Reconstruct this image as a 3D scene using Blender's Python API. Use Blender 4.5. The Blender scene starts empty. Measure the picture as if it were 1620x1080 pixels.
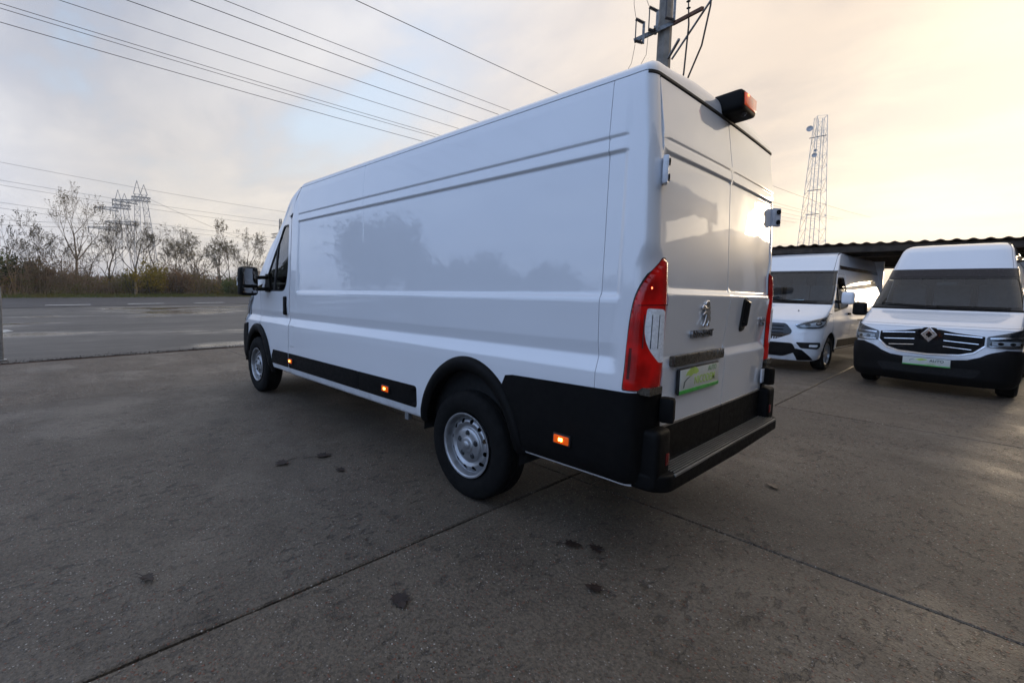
import bpy, bmesh, math, random
import numpy as np
from mathutils import Vector, Matrix
from mathutils.geometry import delaunay_2d_cdt
random.seed(7); np.random.seed(7)
R = math.radians
S = bpy.context.scene
COL = S.collection

# ------------------------------------------------------------------ camera
CAMLOC = (-2.2112, 3.0855, 1.3868); YAW, PIT, ROL = -0.7258, -0.0686, 0.0253
fw = Vector((math.cos(YAW)*math.cos(PIT), math.sin(YAW)*math.cos(PIT), math.sin(PIT)))
rt = fw.cross(Vector((0, 0, 1))).normalized(); up = rt.cross(fw)
r2 = rt*math.cos(ROL) + up*math.sin(ROL); u2 = -rt*math.sin(ROL) + up*math.cos(ROL)
cd = bpy.data.cameras.new('camera'); cam = bpy.data.objects.new('camera', cd); COL.objects.link(cam)
M3 = Matrix((r2, u2, -fw)).transposed()
cam.matrix_world = Matrix.Translation(CAMLOC) @ M3.to_4x4()
cd.sensor_width = 36; cd.lens = 734.0467/1620*36; cd.shift_x = 91.95/1620; cd.shift_y = -28.94/1620
cd.clip_end = 6000; cd.clip_start = .05
S.camera = cam

# ------------------------------------------------------------------ sky, sun, exposure
SUN_AZ, SUN_EL = R(-99), R(6)
sund = Vector((math.cos(SUN_AZ)*math.cos(SUN_EL), math.sin(SUN_AZ)*math.cos(SUN_EL), math.sin(SUN_EL)))
W_ = bpy.data.worlds.new('World'); S.world = W_; W_.use_nodes = True
nt = W_.node_tree; nt.nodes.clear()
def N(t, **k):
    n = nt.nodes.new(t)
    for a, b in k.items(): setattr(n, a, b)
    return n
def wmath(op, a, b=None, clamp=False):
    n = N('ShaderNodeMath', operation=op, use_clamp=clamp)
    for i, v in enumerate((a, b)):
        if v is None: continue
        if isinstance(v, (int, float)): n.inputs[i].default_value = v
        else: nt.links.new(v, n.inputs[i])
    return n.outputs[0]
def wmix(f, a, b, blend='MIX'):
    n = N('ShaderNodeMix', data_type='RGBA', blend_type=blend)
    for i, v in ((0, f), (6, a), (7, b)):
        if isinstance(v, (int, float)): n.inputs[i].default_value = v
        elif isinstance(v, tuple): n.inputs[i].default_value = (*v, 1)
        else: nt.links.new(v, n.inputs[i])
    return n.outputs[2]
def wramp(x, lo, hi):
    n = N('ShaderNodeMapRange', interpolation_type='SMOOTHSTEP'); nt.links.new(x, n.inputs[0])
    n.inputs[1].default_value = lo; n.inputs[2].default_value = hi; return n.outputs[0]
sky = N('ShaderNodeTexSky', sky_type='NISHITA', sun_disc=False)
sky.sun_elevation = SUN_EL; sky.sun_rotation = math.pi/2 - SUN_AZ
sky.air_density = 1.0; sky.dust_density = 1.5; sky.ozone_density = 1.5
tc = N('ShaderNodeTexCoord')
dirv = tc.outputs['Generated']
sep = N('ShaderNodeSeparateXYZ'); nt.links.new(dirv, sep.inputs[0])
dot = N('ShaderNodeVectorMath', operation='DOT_PRODUCT'); nt.links.new(dirv, dot.inputs[0]); dot.inputs[1].default_value = sund
ca = dot.outputs['Value']
zc = wmath('ADD', wmath('MAXIMUM', sep.outputs[2], 0.0), .16)
cmb = N('ShaderNodeCombineXYZ')
nt.links.new(wmath('DIVIDE', sep.outputs[0], zc), cmb.inputs[0]); nt.links.new(wmath('DIVIDE', sep.outputs[1], zc), cmb.inputs[1])
def cloud_noise(scale, detail, rough, off):
    mp = N('ShaderNodeMapping'); nt.links.new(cmb.outputs[0], mp.inputs[0]); mp.inputs['Location'].default_value = off
    mp.inputs['Rotation'].default_value = (0, 0, R(25)); mp.inputs['Scale'].default_value = (.6, 1.0, 1)
    n = N('ShaderNodeTexNoise'); nt.links.new(mp.outputs[0], n.inputs['Vector'])
    n.inputs['Scale'].default_value = scale; n.inputs['Detail'].default_value = detail; n.inputs['Roughness'].default_value = rough
    n.inputs['Distortion'].default_value = .25
    return n.outputs['Fac']
c1 = cloud_noise(.55, 7, .58, (3.1, 1.7, 0)); c2 = cloud_noise(1.9, 6, .6, (8.2, 4.4, 2))
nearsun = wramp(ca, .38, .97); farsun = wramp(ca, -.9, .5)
elev = wramp(sep.outputs[2], -.02, .55)
# high thin cloud sheet: blue grey abreast of the sun, cream towards it, paler at the horizon
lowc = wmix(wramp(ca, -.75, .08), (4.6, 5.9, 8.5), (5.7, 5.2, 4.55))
higc = wmix(wramp(ca, -.1, .5), wmix(wramp(ca, -.8, -.1), (5.0, 6.8, 10.7), (2.95, 3.18, 3.8)), (5.5, 5.45, 5.6))  # made brighter and bluer opposite the sun to light van side and ground
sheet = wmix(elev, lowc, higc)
sheet = wmix(nearsun, sheet, (6.0, 5.0, 4.05))
glow = wramp(ca, .88, 1.0)
sheet = wmix(glow, sheet, (9.0, 7.7, 5.9))
# body and gaps of the sheet
lit = wmix(wramp(c1, .36, .66), (.89, .905, .94), (1.06, 1.05, 1.03))
lit2 = wmix(wramp(c2, .38, .64), (.90, .915, .95), (1.08, 1.07, 1.05))
sheet = wmix(1.0, wmix(1.0, sheet, lit, 'MULTIPLY'), lit2, 'MULTIPLY')
gap = wmath('MULTIPLY', wramp(wmath('ADD', wmath('MULTIPLY', c1, .6), wmath('MULTIPLY', c2, .4)), .50, .38), wramp(sep.outputs[2], .10, .42))
gap = wmath('MULTIPLY', wmath('MULTIPLY', gap, wramp(ca, .7, .2)), .42)
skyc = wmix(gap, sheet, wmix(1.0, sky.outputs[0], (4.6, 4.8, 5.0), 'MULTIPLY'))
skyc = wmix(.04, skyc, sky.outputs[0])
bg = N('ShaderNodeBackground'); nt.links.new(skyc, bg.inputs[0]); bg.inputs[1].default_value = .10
nt.links.new(bg.outputs[0], N('ShaderNodeOutputWorld').inputs[0])
sl = bpy.data.lights.new('sun', 'SUN'); sl.energy = .55; sl.angle = R(13); sl.color = (1, .78, .52)
so = bpy.data.objects.new('sun', sl); COL.objects.link(so); so.rotation_euler = sund.to_track_quat('Z', 'Y').to_euler(); so.location = (0, 0, 30)
S.view_settings.view_transform = 'Standard'; S.view_settings.look = 'None'
S.view_settings.exposure = 0.75; S.view_settings.gamma = 1.0; S.view_settings.use_curve_mapping = False
S.cycles.use_denoising = True
S.cycles.max_bounces = 8; S.cycles.transparent_max_bounces = 16
S.cycles.sample_clamp_indirect = 4.0; S.cycles.caustics_reflective = False; S.cycles.caustics_refractive = False

# ------------------------------------------------------------------ materials
MAT = {}
class NT:
    def __init__(s, name):
        s.m = bpy.data.materials.new(name); s.m.use_nodes = True; s.t = s.m.node_tree; s.t.nodes.clear()
        s.out = s.t.nodes.new('ShaderNodeOutputMaterial'); MAT[name] = s.m
    def n(s, t, ins=None, **k):
        n = s.t.nodes.new(t)
        for a, b in k.items(): setattr(n, a, b)
        for a, b in (ins or {}).items():
            if hasattr(b, 'is_output'): s.t.links.new(b, n.inputs[a])
            else: n.inputs[a].default_value = b
        return n
    def ramp(s, x, lo, hi, a=0., b=1.):
        n = s.n('ShaderNodeMapRange', {0: x, 1: lo, 2: hi, 3: a, 4: b}, interpolation_type='SMOOTHSTEP'); return n.outputs[0]
    def mix(s, f, a, b, blend='MIX'):
        n = s.t.nodes.new('ShaderNodeMix'); n.data_type = 'RGBA'; n.blend_type = blend
        for i, v in ((0, f), (6, a), (7, b)):
            if hasattr(v, 'is_output'): s.t.links.new(v, n.inputs[i])
            elif isinstance(v, tuple): n.inputs[i].default_value = (*v[:3], 1)
            else: n.inputs[i].default_value = v
        return n.outputs[2]
    def math(s, op, a, b=0., clamp=False):
        return s.n('ShaderNodeMath', {0: a, 1: b}, operation=op, use_clamp=clamp).outputs[0]
    def obj(s): return s.n('ShaderNodeTexCoord').outputs['Object']
    def geo(s): return s.n('ShaderNodeNewGeometry').outputs['Position']
    def noise(s, v, scale, detail=4, rough=.55, out='Fac'):
        return s.n('ShaderNodeTexNoise', {'Vector': v, 'Scale': scale, 'Detail': detail, 'Roughness': rough}).outputs[out]
    def vor(s, v, scale, out='Distance', feat='F1', rnd=1.):
        return s.n('ShaderNodeTexVoronoi', {'Vector': v, 'Scale': scale, 'Randomness': rnd}, feature=feat).outputs[out]
    def bump(s, h, strength, dist):
        return s.n('ShaderNodeBump', {'Strength': strength, 'Distance': dist, 'Height': h}).outputs[0]
    def pbr(s, **k):
        b = s.t.nodes.new('ShaderNodeBsdfPrincipled')
        for a, v in k.items():
            a = a.replace('_', ' ')
            if hasattr(v, 'is_output'): s.t.links.new(v, b.inputs[a])
            elif isinstance(v, tuple): b.inputs[a].default_value = (*v[:3], 1)
            else: b.inputs[a].default_value = v
        s.t.links.new(b.outputs[0], s.out.inputs[0]); return b
def simple(name, col, rough=.5, metal=0., var=.12, vs=14., bump=0., bs=300., **k):
    t = NT(name); v = t.obj(); f = t.noise(v, vs, 5)
    c = t.mix(t.ramp(f, .3, .7), tuple(x*(1-var) for x in col), tuple(x*(1+var) for x in col))
    if bump: k['Normal'] = t.bump(t.noise(v, bs, 2), bump, .002)
    r = t.ramp(t.noise(v, vs*2.3, 4), .3, .7, max(0, rough-.06), rough+.06)
    t.pbr(Base_Color=c, Roughness=r, Metallic=metal, **k); return t
def paint(name, col):
    t = NT(name); v = t.obj()
    z = t.n('ShaderNodeSeparateXYZ', {0: v}).outputs[2]
    low = t.ramp(z, .75, .38)                                      # road film thrown up on the sills
    d = t.math('MULTIPLY', low, t.ramp(t.noise(v, 5, 6, .65), .38, .75), True)
    d = t.math('ADD', t.math('MULTIPLY', d, .35), t.math('MULTIPLY', t.ramp(t.noise(v, 1.3, 6, .6), .45, .8), .05))
    c = t.mix(d, col, (.30, .28, .25))
    rr = t.ramp(t.noise(v, 3, 5), .3, .7, .30, .42)
    cr = t.math('ADD', t.ramp(t.noise(v, 2.2, 6, .65), .35, .75, .006, .022), t.math('MULTIPLY', d, .25))
    peel = t.n('ShaderNodeBump', {'Strength': .016, 'Distance': .0012, 'Height': t.noise(v, 190, 2), 'Normal': t.bump(t.noise(v, 2.1, 3, .45), .22, .012)}).outputs[0]
    t.pbr(Base_Color=c, Roughness=rr, Coat_Weight=1.0, Coat_Roughness=cr, Coat_IOR=1.7, Coat_Normal=peel, Specular_IOR_Level=.35)
paint('paint_white', (.72, .735, .76)); paint('paint_cool', (.74, .755, .78))
simple('black_plastic', (.0026, .0025, .0025), .6, var=.25, bump=.25, bs=700, Specular_IOR_Level=.15)
simple('black_gloss', (.008, .008, .009), .12)
simple('band_dark', (.014, .010, .011), .22)
simple('rubber', (.0045, .0044, .0043), .85, var=.3, Specular_IOR_Level=.2)
simple('seal', (.010, .010, .010), .6)
simple('cavity', (.006, .006, .006), .95)
simple('under', (.02, .019, .018), .85, var=.4)
simple('silver', (.36, .37, .385), .42, .8, bump=.05)
simple('chrome', (.80, .80, .81), .22, 1.); simple('badge_metal', (.34, .34, .35), .2, 1.)
simple('steel', (.36, .37, .38), .45, .6)
simple('hinge_paint', (.62, .64, .68), .3, Coat_Weight=.6)
simple('trim_bronze', (.075, .065, .05), .28, .3)
simple('step_rib', (.26, .24, .21), .35, .5)
simple('seat_cloth', (.05, .05, .055), .9, bump=.3)
simple('dash', (.03, .03, .033), .7, bump=.2)
simple('paper', (.62, .72, .74), .7)
simple('plate_white', (.60, .61, .55), .35, var=.05)
simple('plate_green', (.06, .42, .06), .35)
simple('plate_lime', (.45, .62, .12), .4)
simple('plate_ink', (.10, .12, .10), .5)
simple('plate_ink_green', (.20, .35, .12), .5)
simple('reflector', (.16, .006, .006), .15)
simple('lamp_inner', (.78, .80, .82), .35, .0)
simple('lamp_dark', (.05, .055, .06), .15, .3)
def glassy(name, tint, ior=1.5, rough=.0, spec=1.):
    t = NT(name)
    fr = t.n('ShaderNodeFresnel', {'IOR': ior}).outputs[0]
    a = t.n('ShaderNodeBsdfTransparent', {'Color': (*tint, 1)}); b = t.n('ShaderNodeBsdfGlossy', {'Roughness': rough, 'Color': (spec, spec, spec, 1)})
    m = t.n('ShaderNodeMixShader', {0: fr, 1: a.outputs[0], 2: b.outputs[0]}); t.t.links.new(m.outputs[0], t.out.inputs[0])
glassy('glass', (.80, .86, .86), 1.68); glassy('lens_clear', (.86, .88, .9), 1.5, .02); glassy('mirror_tint', (.1, .12, .14), 4.0)
simple('lens_white', (.86, .88, .90), .25, var=.12, vs=60, Coat_Weight=.8, Coat_Roughness=.03)
def lens(name, col, glow=0.):
    t = NT(name); v = t.obj()
    w = t.n('ShaderNodeTexWave', {'Vector': v, 'Scale': 38., 'Distortion': .3}, bands_direction='Z').outputs['Fac']
    c = t.mix(t.ramp(t.noise(v, 9, 2), .35, .65), tuple(x*.5 for x in col), col)
    t.pbr(Base_Color=c, Roughness=.18, Coat_Weight=.45, Coat_Roughness=.03, Specular_IOR_Level=.3, Normal=t.bump(w, .12, .004), Emission_Color=c, Emission_Strength=glow)
lens('lens_red', (.46, .005, .004), .09); lens('lens_red_dark', (.13, .003, .003)); lens('lens_orange', (.62, .07, .012), .25)
def glowm(name, col, st):
    t = NT(name); t.pbr(Base_Color=col, Roughness=.3, Emission_Color=col, Emission_Strength=st)
glowm('bulb_amber', (1., .42, .06), 9.); glowm('amber_lit', (.85, .10, .004), .22); glowm('bulb_red', (1., .10, .04), 5.)

def ground_concrete():
    t = NT('concrete'); v = t.geo()
    big = t.noise(v, .35, 5, .6); mid = t.noise(v, 2.6, 6, .62); fine = t.noise(v, 60, 5, .7)
    wear = t.ramp(t.noise(v, .9, 7, .68), .32, .62)                # where the skin has worn to the pebbles
    base = t.mix(t.ramp(big, .3, .7), (.098, .080, .058), (.134, .112, .084))
    base = t.mix(t.ramp(mid, .3, .75), base, (.077, .061, .043))
    base = t.mix(t.ramp(fine, .32, .68), t.mix(1., base, (.5, .5, .5), 'MULTIPLY'), t.mix(1., base, (1.3, 1.3, 1.3), 'MULTIPLY'))
    def stones(scale, lo, hi, keep):
        d = t.vor(v, scale); r = t.n('ShaderNodeSeparateColor', {0: t.vor(v, scale, 'Color')}).outputs
        c = t.mix(r[0], (.026, .021, .016), (.21, .17, .125)); c = t.mix(t.ramp(r[1], .84, .92), c, (.42, .39, .34)); c = t.mix(t.ramp(r[2], .90, .96), c, (.15, .06, .035))
        m = t.math('MULTIPLY', t.ramp(d, hi, lo), t.ramp(r[2], keep, keep+.12)); return m, c
    m1, col1 = stones(95., .30, .46, .25); m2, col2 = stones(48., .22, .34, .62)
    m1 = t.math('MULTIPLY', m1, t.ramp(wear, 0., .7, .35, 1.)); m2 = t.math('MULTIPLY', m2, t.ramp(wear, .1, .8, .25, 1.))
    col = t.mix(m1, base, col1); col = t.mix(m2, col, col2)
    stain = t.ramp(t.noise(v, .8, 8, .7), .57, .68); col = t.mix(t.math('MULTIPLY', stain, .4), col, (.016, .0145, .013))
    pit = t.ramp(t.noise(t.n('ShaderNodeMapping', {0: v, 'Scale': (1., .5, 1.), 'Rotation': (0, 0, .5)}).outputs[0], 21, 5, .62), .55, .64)
    pit = t.math('MULTIPLY', pit, t.ramp(wear, 0, 1, .25, 1.)); col = t.mix(t.math('MULTIPLY', pit, .55), col, (.010, .009, .008))
    trk = t.noise(t.n('ShaderNodeMapping', {0: v, 'Scale': (.12, 1., 1.), 'Rotation': (0, 0, R(-12))}).outputs[0], 1.1, 6, .6)
    col = t.mix(t.ramp(trk, .50, .70, 0., .45), col, t.mix(1., col, (.55, .55, .56), 'MULTIPLY')); col = t.mix(t.ramp(t.noise(v, .22, 6, .6), .52, .72, 0., .5), col, t.mix(1., col, (1.45, 1.42, 1.36), 'MULTIPLY'))
    rn = t.n('ShaderNodeObjectInfo').outputs['Random']; col = t.mix(1., col, t.mix(rn, (.98, .98, 1.0), (1.24, 1.21, 1.18)), 'MULTIPLY')
    wet = t.ramp(t.noise(v, .55, 6, .62), .42, .68)
    rough = t.math('ADD', t.ramp(wet, 0, 1, .58, .34), t.math('MULTIPLY', fine, .14))
    h = t.math('ADD', t.math('MULTIPLY', m1, .5), t.math('MULTIPLY', m2, .9)); h = t.math('ADD', h, t.math('MULTIPLY', fine, .7)); h = t.math('SUBTRACT', h, t.math('MULTIPLY', pit, .8))
    t.pbr(Base_Color=col, Roughness=rough, Normal=t.bump(h, .9, .008), Specular_IOR_Level=.48)
ground_concrete()
def asphalt(name, a, b, wetlo=.45, wethi=.62, rlo=.12, sc=.35):
    t = NT(name); v = t.geo()
    g = t.noise(v, 130, 4, .7); mid = t.noise(v, 1.2, 7, .65)
    st = t.noise(t.n('ShaderNodeMapping', {0: v, 'Scale': (1., .18, 1.), 'Rotation': (0, 0, R(10))}).outputs[0], .9, 6, .6)
    c = t.mix(t.ramp(mid, .3, .7), a, b); c = t.mix(t.math('MULTIPLY', t.ramp(st, .42, .62), .6), c, tuple(x*.55 for x in a))
    c = t.mix(t.ramp(g, .45, .7), c, t.mix(1., c, (1.5, 1.5, 1.5), 'MULTIPLY'))
    wet = t.ramp(t.noise(t.n('ShaderNodeMapping', {0: v, 'Scale': (1., .35, 1.), 'Location': (2.3, 5, 0)}).outputs[0], sc, 5, .55), wetlo, wethi)
    t.pbr(Base_Color=c, Roughness=t.ramp(wet, 0, 1, .62, rlo), Normal=t.bump(g, t.ramp(wet, 0, 1, .5, .06), .004), Specular_IOR_Level=.4)
asphalt('asphalt_lot', (.080, .073, .065), (.108, .099, .088), .50, .66, .10)
asphalt('asphalt_road', (.040, .036, .036), (.050, .046, .046), .6, .8, .35)
simple('road_paint', (.42, .42, .40), .6, var=.35, vs=6)
simple('dirt', (.020, .017, .014), .95, var=.5, vs=8, bump=.6, bs=60)
simple('rust_rail', (.055, .022, .014), .7, .3, var=.5, vs=30)
def field(name, a, b, c):
    t = NT(name); v = t.geo(); f = t.noise(v, .25, 7, .65); g = t.noise(v, 3., 6, .7)
    k = t.mix(t.ramp(f, .3, .7), a, b); k = t.mix(t.ramp(g, .4, .7), k, c)
    t.pbr(Base_Color=k, Roughness=.95, Normal=t.bump(g, .8, .2))
field('field', (.055, .050, .030), (.075, .060, .038), (.045, .052, .022)); field('grass_verge', (.085, .090, .040), (.13, .115, .065), (.07, .075, .035))
field('hill', (.050, .048, .040), (.062, .056, .044), (.040, .042, .032))
def leafmat(name, cols, tr=.35):
    t = NT(name); v = t.geo(); oi = t.n('ShaderNodeObjectInfo').outputs['Random']
    r = t.n('ShaderNodeTexWhiteNoise', {0: t.n('ShaderNodeVectorMath', {0: t.n('ShaderNodeVectorMath', {0: v, 'Scale': 3.0}, operation='SCALE').outputs[0]}, operation='FLOOR').outputs[0]}, noise_dimensions='3D').outputs[0]
    c = t.mix(r, cols[0], cols[1]); c = t.mix(t.ramp(t.noise(v, .5, 4), .4, .65), c, cols[2])
    d = t.n('ShaderNodeBsdfDiffuse', {0: c}); l = t.n('ShaderNodeBsdfTranslucent', {0: c})
    m = t.n('ShaderNodeMixShader', {0: tr, 1: d.outputs[0], 2: l.outputs[0]}); t.t.links.new(m.outputs[0], t.out.inputs[0])
leafmat('leaf_dry', ((0.174, 0.145, 0.080), (0.217, 0.167, 0.087), (0.145, 0.138, 0.080)))
leafmat('leaf_green', ((0.075, 0.105, 0.033), (0.112, 0.128, 0.045), (0.135, 0.120, 0.045)))
leafmat('leaf_yellow', ((0.286, 0.208, 0.039), (0.208, 0.169, 0.039), (0.143, 0.130, 0.039)))
leafmat('leaf_brown', ((0.230, 0.128, 0.068), (0.189, 0.128, 0.081), (0.149, 0.121, 0.074)))
leafmat('leaf_dark', ((.030, .042, .018), (.042, .052, .024), (.05, .05, .02)))
leafmat('straw', ((0.266, 0.203, 0.140), (0.210, 0.161, 0.112), (0.168, 0.140, 0.098)), .2)
simple('bark', (.11, .088, .066), .9, var=.4, vs=4); simple('bark_pale', (.16, .125, .085), .9, var=.35, vs=3)
simple('twig', (.060, .048, .038), .9)
simple('fallen_leaf', (.020, .010, .006), .6, var=.5, vs=40); simple('fallen_leaf_pale', (.16, .12, .08), .7, var=.3, vs=40)
simple('pole_concrete', (.20, .185, .165), .9, var=.25, vs=5, bump=.4, bs=80)
simple('galv', (.20, .205, .21), .6, .4, var=.25); simple('galv_hazed', (.42, .425, .43), .7, .0, var=.2); simple('mast_paint', (.70, .69, .66), .6, 0.)  # pylon grey lightened so distance haze is in the colour
simple('insulator', (.035, .03, .03), .35); simple('cable', (.012, .012, .013), .6); simple('rust_arm', (.14, .065, .04), .8, .2, var=.4)
simple('roof_sheet', (.13, .085, .058), .85, var=.3, vs=3); simple('timber', (.055, .040, .028), .85, var=.35, vs=6)
simple('wall_render', (.46, .44, .41), .85, var=.06, vs=2); simple('frame_grey', (.12, .125, .13), .5)
glassy('shop_glass', (.25, .28, .3), 1.8)
simple('interior_dark', (.42, .42, .41), .8); simple('band_blue', (.10, .16, .30), .5)

# ------------------------------------------------------------------ mesh helpers
def link(o, parent=None):
    COL.objects.link(o)
    if parent is not None: o.parent = parent
    return o
def mobj(name, verts, faces, mat, parent=None, smooth=35, normals=None):
    me = bpy.data.meshes.new(name); me.from_pydata([tuple(map(float, v)) for v in verts], [], faces)
    me.materials.append(MAT[mat])
    if smooth is not None:
        me.polygons.foreach_set('use_smooth', [True]*len(me.polygons))
        if normals is None: me.set_sharp_from_angle(angle=R(smooth))
    me.update()
    if normals is not None: me.normals_split_custom_set_from_vertices([tuple(map(float, n)) for n in normals])
    return link(bpy.data.objects.new(name, me), parent)
def tag(o, label=None, cat=None, group=None, kind=None):
    for k, v in (('label', label), ('category', cat), ('group', group), ('kind', kind)):
        if v: o[k] = v
    return o
def empty(name, loc=(0, 0, 0), rz=0, parent=None):
    o = bpy.data.objects.new(name, None); o.location = loc; o.rotation_euler = (0, 0, rz); o.empty_display_size = .2
    return link(o, parent)
class MB:
    def __init__(s): s.v = []; s.f = []
    def add(s, v, f):
        k = len(s.v); s.v += [tuple(p) for p in v]; s.f += [tuple(i+k for i in q) for q in f]; return s
    def box(s, c, d, rot=None):
        v = [Vector((x*d[0]/2, y*d[1]/2, z*d[2]/2)) for x in (-1, 1) for y in (-1, 1) for z in (-1, 1)]
        if rot is not None: v = [rot @ p for p in v]
        return s.add([p + Vector(c) for p in v], [(0, 1, 3, 2), (4, 6, 7, 5), (0, 4, 5, 1), (2, 3, 7, 6), (0, 2, 6, 4), (1, 5, 7, 3)])
    def tube(s, pts, rad, n=6, caps=True):
        pts = [Vector(p) for p in pts]; m = len(pts)
        rad = [rad]*m if isinstance(rad, (int, float)) else rad
        ring = []; ref = None
        for i, p in enumerate(pts):
            d = (pts[min(i+1, m-1)] - pts[max(i-1, 0)]).normalized()
            if ref is None or abs(ref.dot(d)) > .98: ref = Vector((0, 0, 1)) if abs(d.z) < .9 else Vector((1, 0, 0))
            a = (ref - d*ref.dot(d)).normalized(); b = d.cross(a); ref = a
            ring.append([p + (a*math.cos(2*math.pi*k/n) + b*math.sin(2*math.pi*k/n))*rad[i] for k in range(n)])
        v = [q for r in ring for q in r]
        f = [(i*n+k, i*n+(k+1) % n, (i+1)*n+(k+1) % n, (i+1)*n+k) for i in range(m-1) for k in range(n)]
        if caps: f += [tuple(range(n))[::-1], tuple((m-1)*n+k for k in range(n))]
        return s.add(v, f)
    def bar(s, a, b, w, h=None):
        a, b = Vector(a), Vector(b); d = b - a
        return s.box((a+b)/2, (d.length, w, h or w), d.to_track_quat('X', 'Z').to_matrix())
    def lathe(s, prof, n=40, axis='y', close=False, c=(0, 0, 0)):
        v = []; m = len(prof)
        for k in range(n):
            t = 2*math.pi*k/n
            for r, h in prof:
                p = (r*math.cos(t), h, r*math.sin(t)) if axis == 'y' else (r*math.cos(t), r*math.sin(t), h) if axis == 'z' else (h, r*math.cos(t), r*math.sin(t))
                v.append(tuple(p[i]+c[i] for i in range(3)))
        f = [(k*m+j, ((k+1) % n)*m+j, ((k+1) % n)*m+j+1, k*m+j+1) for k in range(n) for j in range(m-1)]
        return s.add(v, f)
    def prism(s, poly, depth, fmap):
        n = len(poly); v = [fmap(x, y, 0) for x, y in poly] + [fmap(x, y, depth) for x, y in poly]
        f = [tuple(range(n))[::-1], tuple(range(n, 2*n))] + [(i, (i+1) % n, n+(i+1) % n, n+i) for i in range(n)]
        return s.add(v, f)
    def build(s, name, mat, parent=None, smooth=35): return mobj(name, s.v, s.f, mat, parent, smooth)
def bevbox(name, c, d, mat, parent=None, bev=.01, rot=None, seg=2):
    bm = bmesh.new(); bmesh.ops.create_cube(bm, size=1); bmesh.ops.scale(bm, vec=d, verts=bm.verts)
    bmesh.ops.bevel(bm, geom=bm.edges[:], offset=min(bev, min(d)*.49), segments=seg, profile=.6, affect='EDGES')
    if rot is not None: bmesh.ops.rotate(bm, matrix=rot, verts=bm.verts)
    bmesh.ops.translate(bm, vec=c, verts=bm.verts)
    me = bpy.data.meshes.new(name); bm.to_mesh(me); bm.free(); me.materials.append(MAT[mat])
    me.polygons.foreach_set('use_smooth', [True]*len(me.polygons)); me.set_sharp_from_angle(angle=R(40))
    return link(bpy.data.objects.new(name, me), parent)
def inside(P, poly):
    x, y = P[:, 0], P[:, 1]; r = np.zeros(len(P), bool); n = len(poly)
    for i in range(n):
        (x1, y1), (x2, y2) = poly[i], poly[(i+1) % n]
        if y1 == y2: continue
        c = ((y1 > y) != (y2 > y)) & (x < (x2-x1)*(y-y1)/(y2-y1)+x1); r ^= c
    return r
def resample(poly, step):
    o = []; n = len(poly)
    for i in range(n):
        a, b = np.array(poly[i], float), np.array(poly[(i+1) % n], float); k = max(1, int(math.ceil(np.linalg.norm(b-a)/step)))
        o += [tuple(a+(b-a)*j/k) for j in range(k)]
    return o
def rounded(poly, rad, n=5):
    """round the corners of a polygon; rad is one number or one per corner"""
    m = len(poly); rad = [rad]*m if isinstance(rad, (int, float)) else rad; o = []
    for i in range(m):
        p = np.array(poly[i], float); a = np.array(poly[i-1], float); b = np.array(poly[(i+1) % m], float)
        r = min(rad[i], .48*np.linalg.norm(a-p), .48*np.linalg.norm(b-p))
        if r < 1e-4: o.append(tuple(p)); continue
        q0 = p+(a-p)/np.linalg.norm(a-p)*r; q1 = p+(b-p)/np.linalg.norm(b-p)*r
        for k in range(n+1):
            t = k/n; o.append(tuple(q0*(1-t)**2+2*p*t*(1-t)+q1*t*t))
    return o
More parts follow.
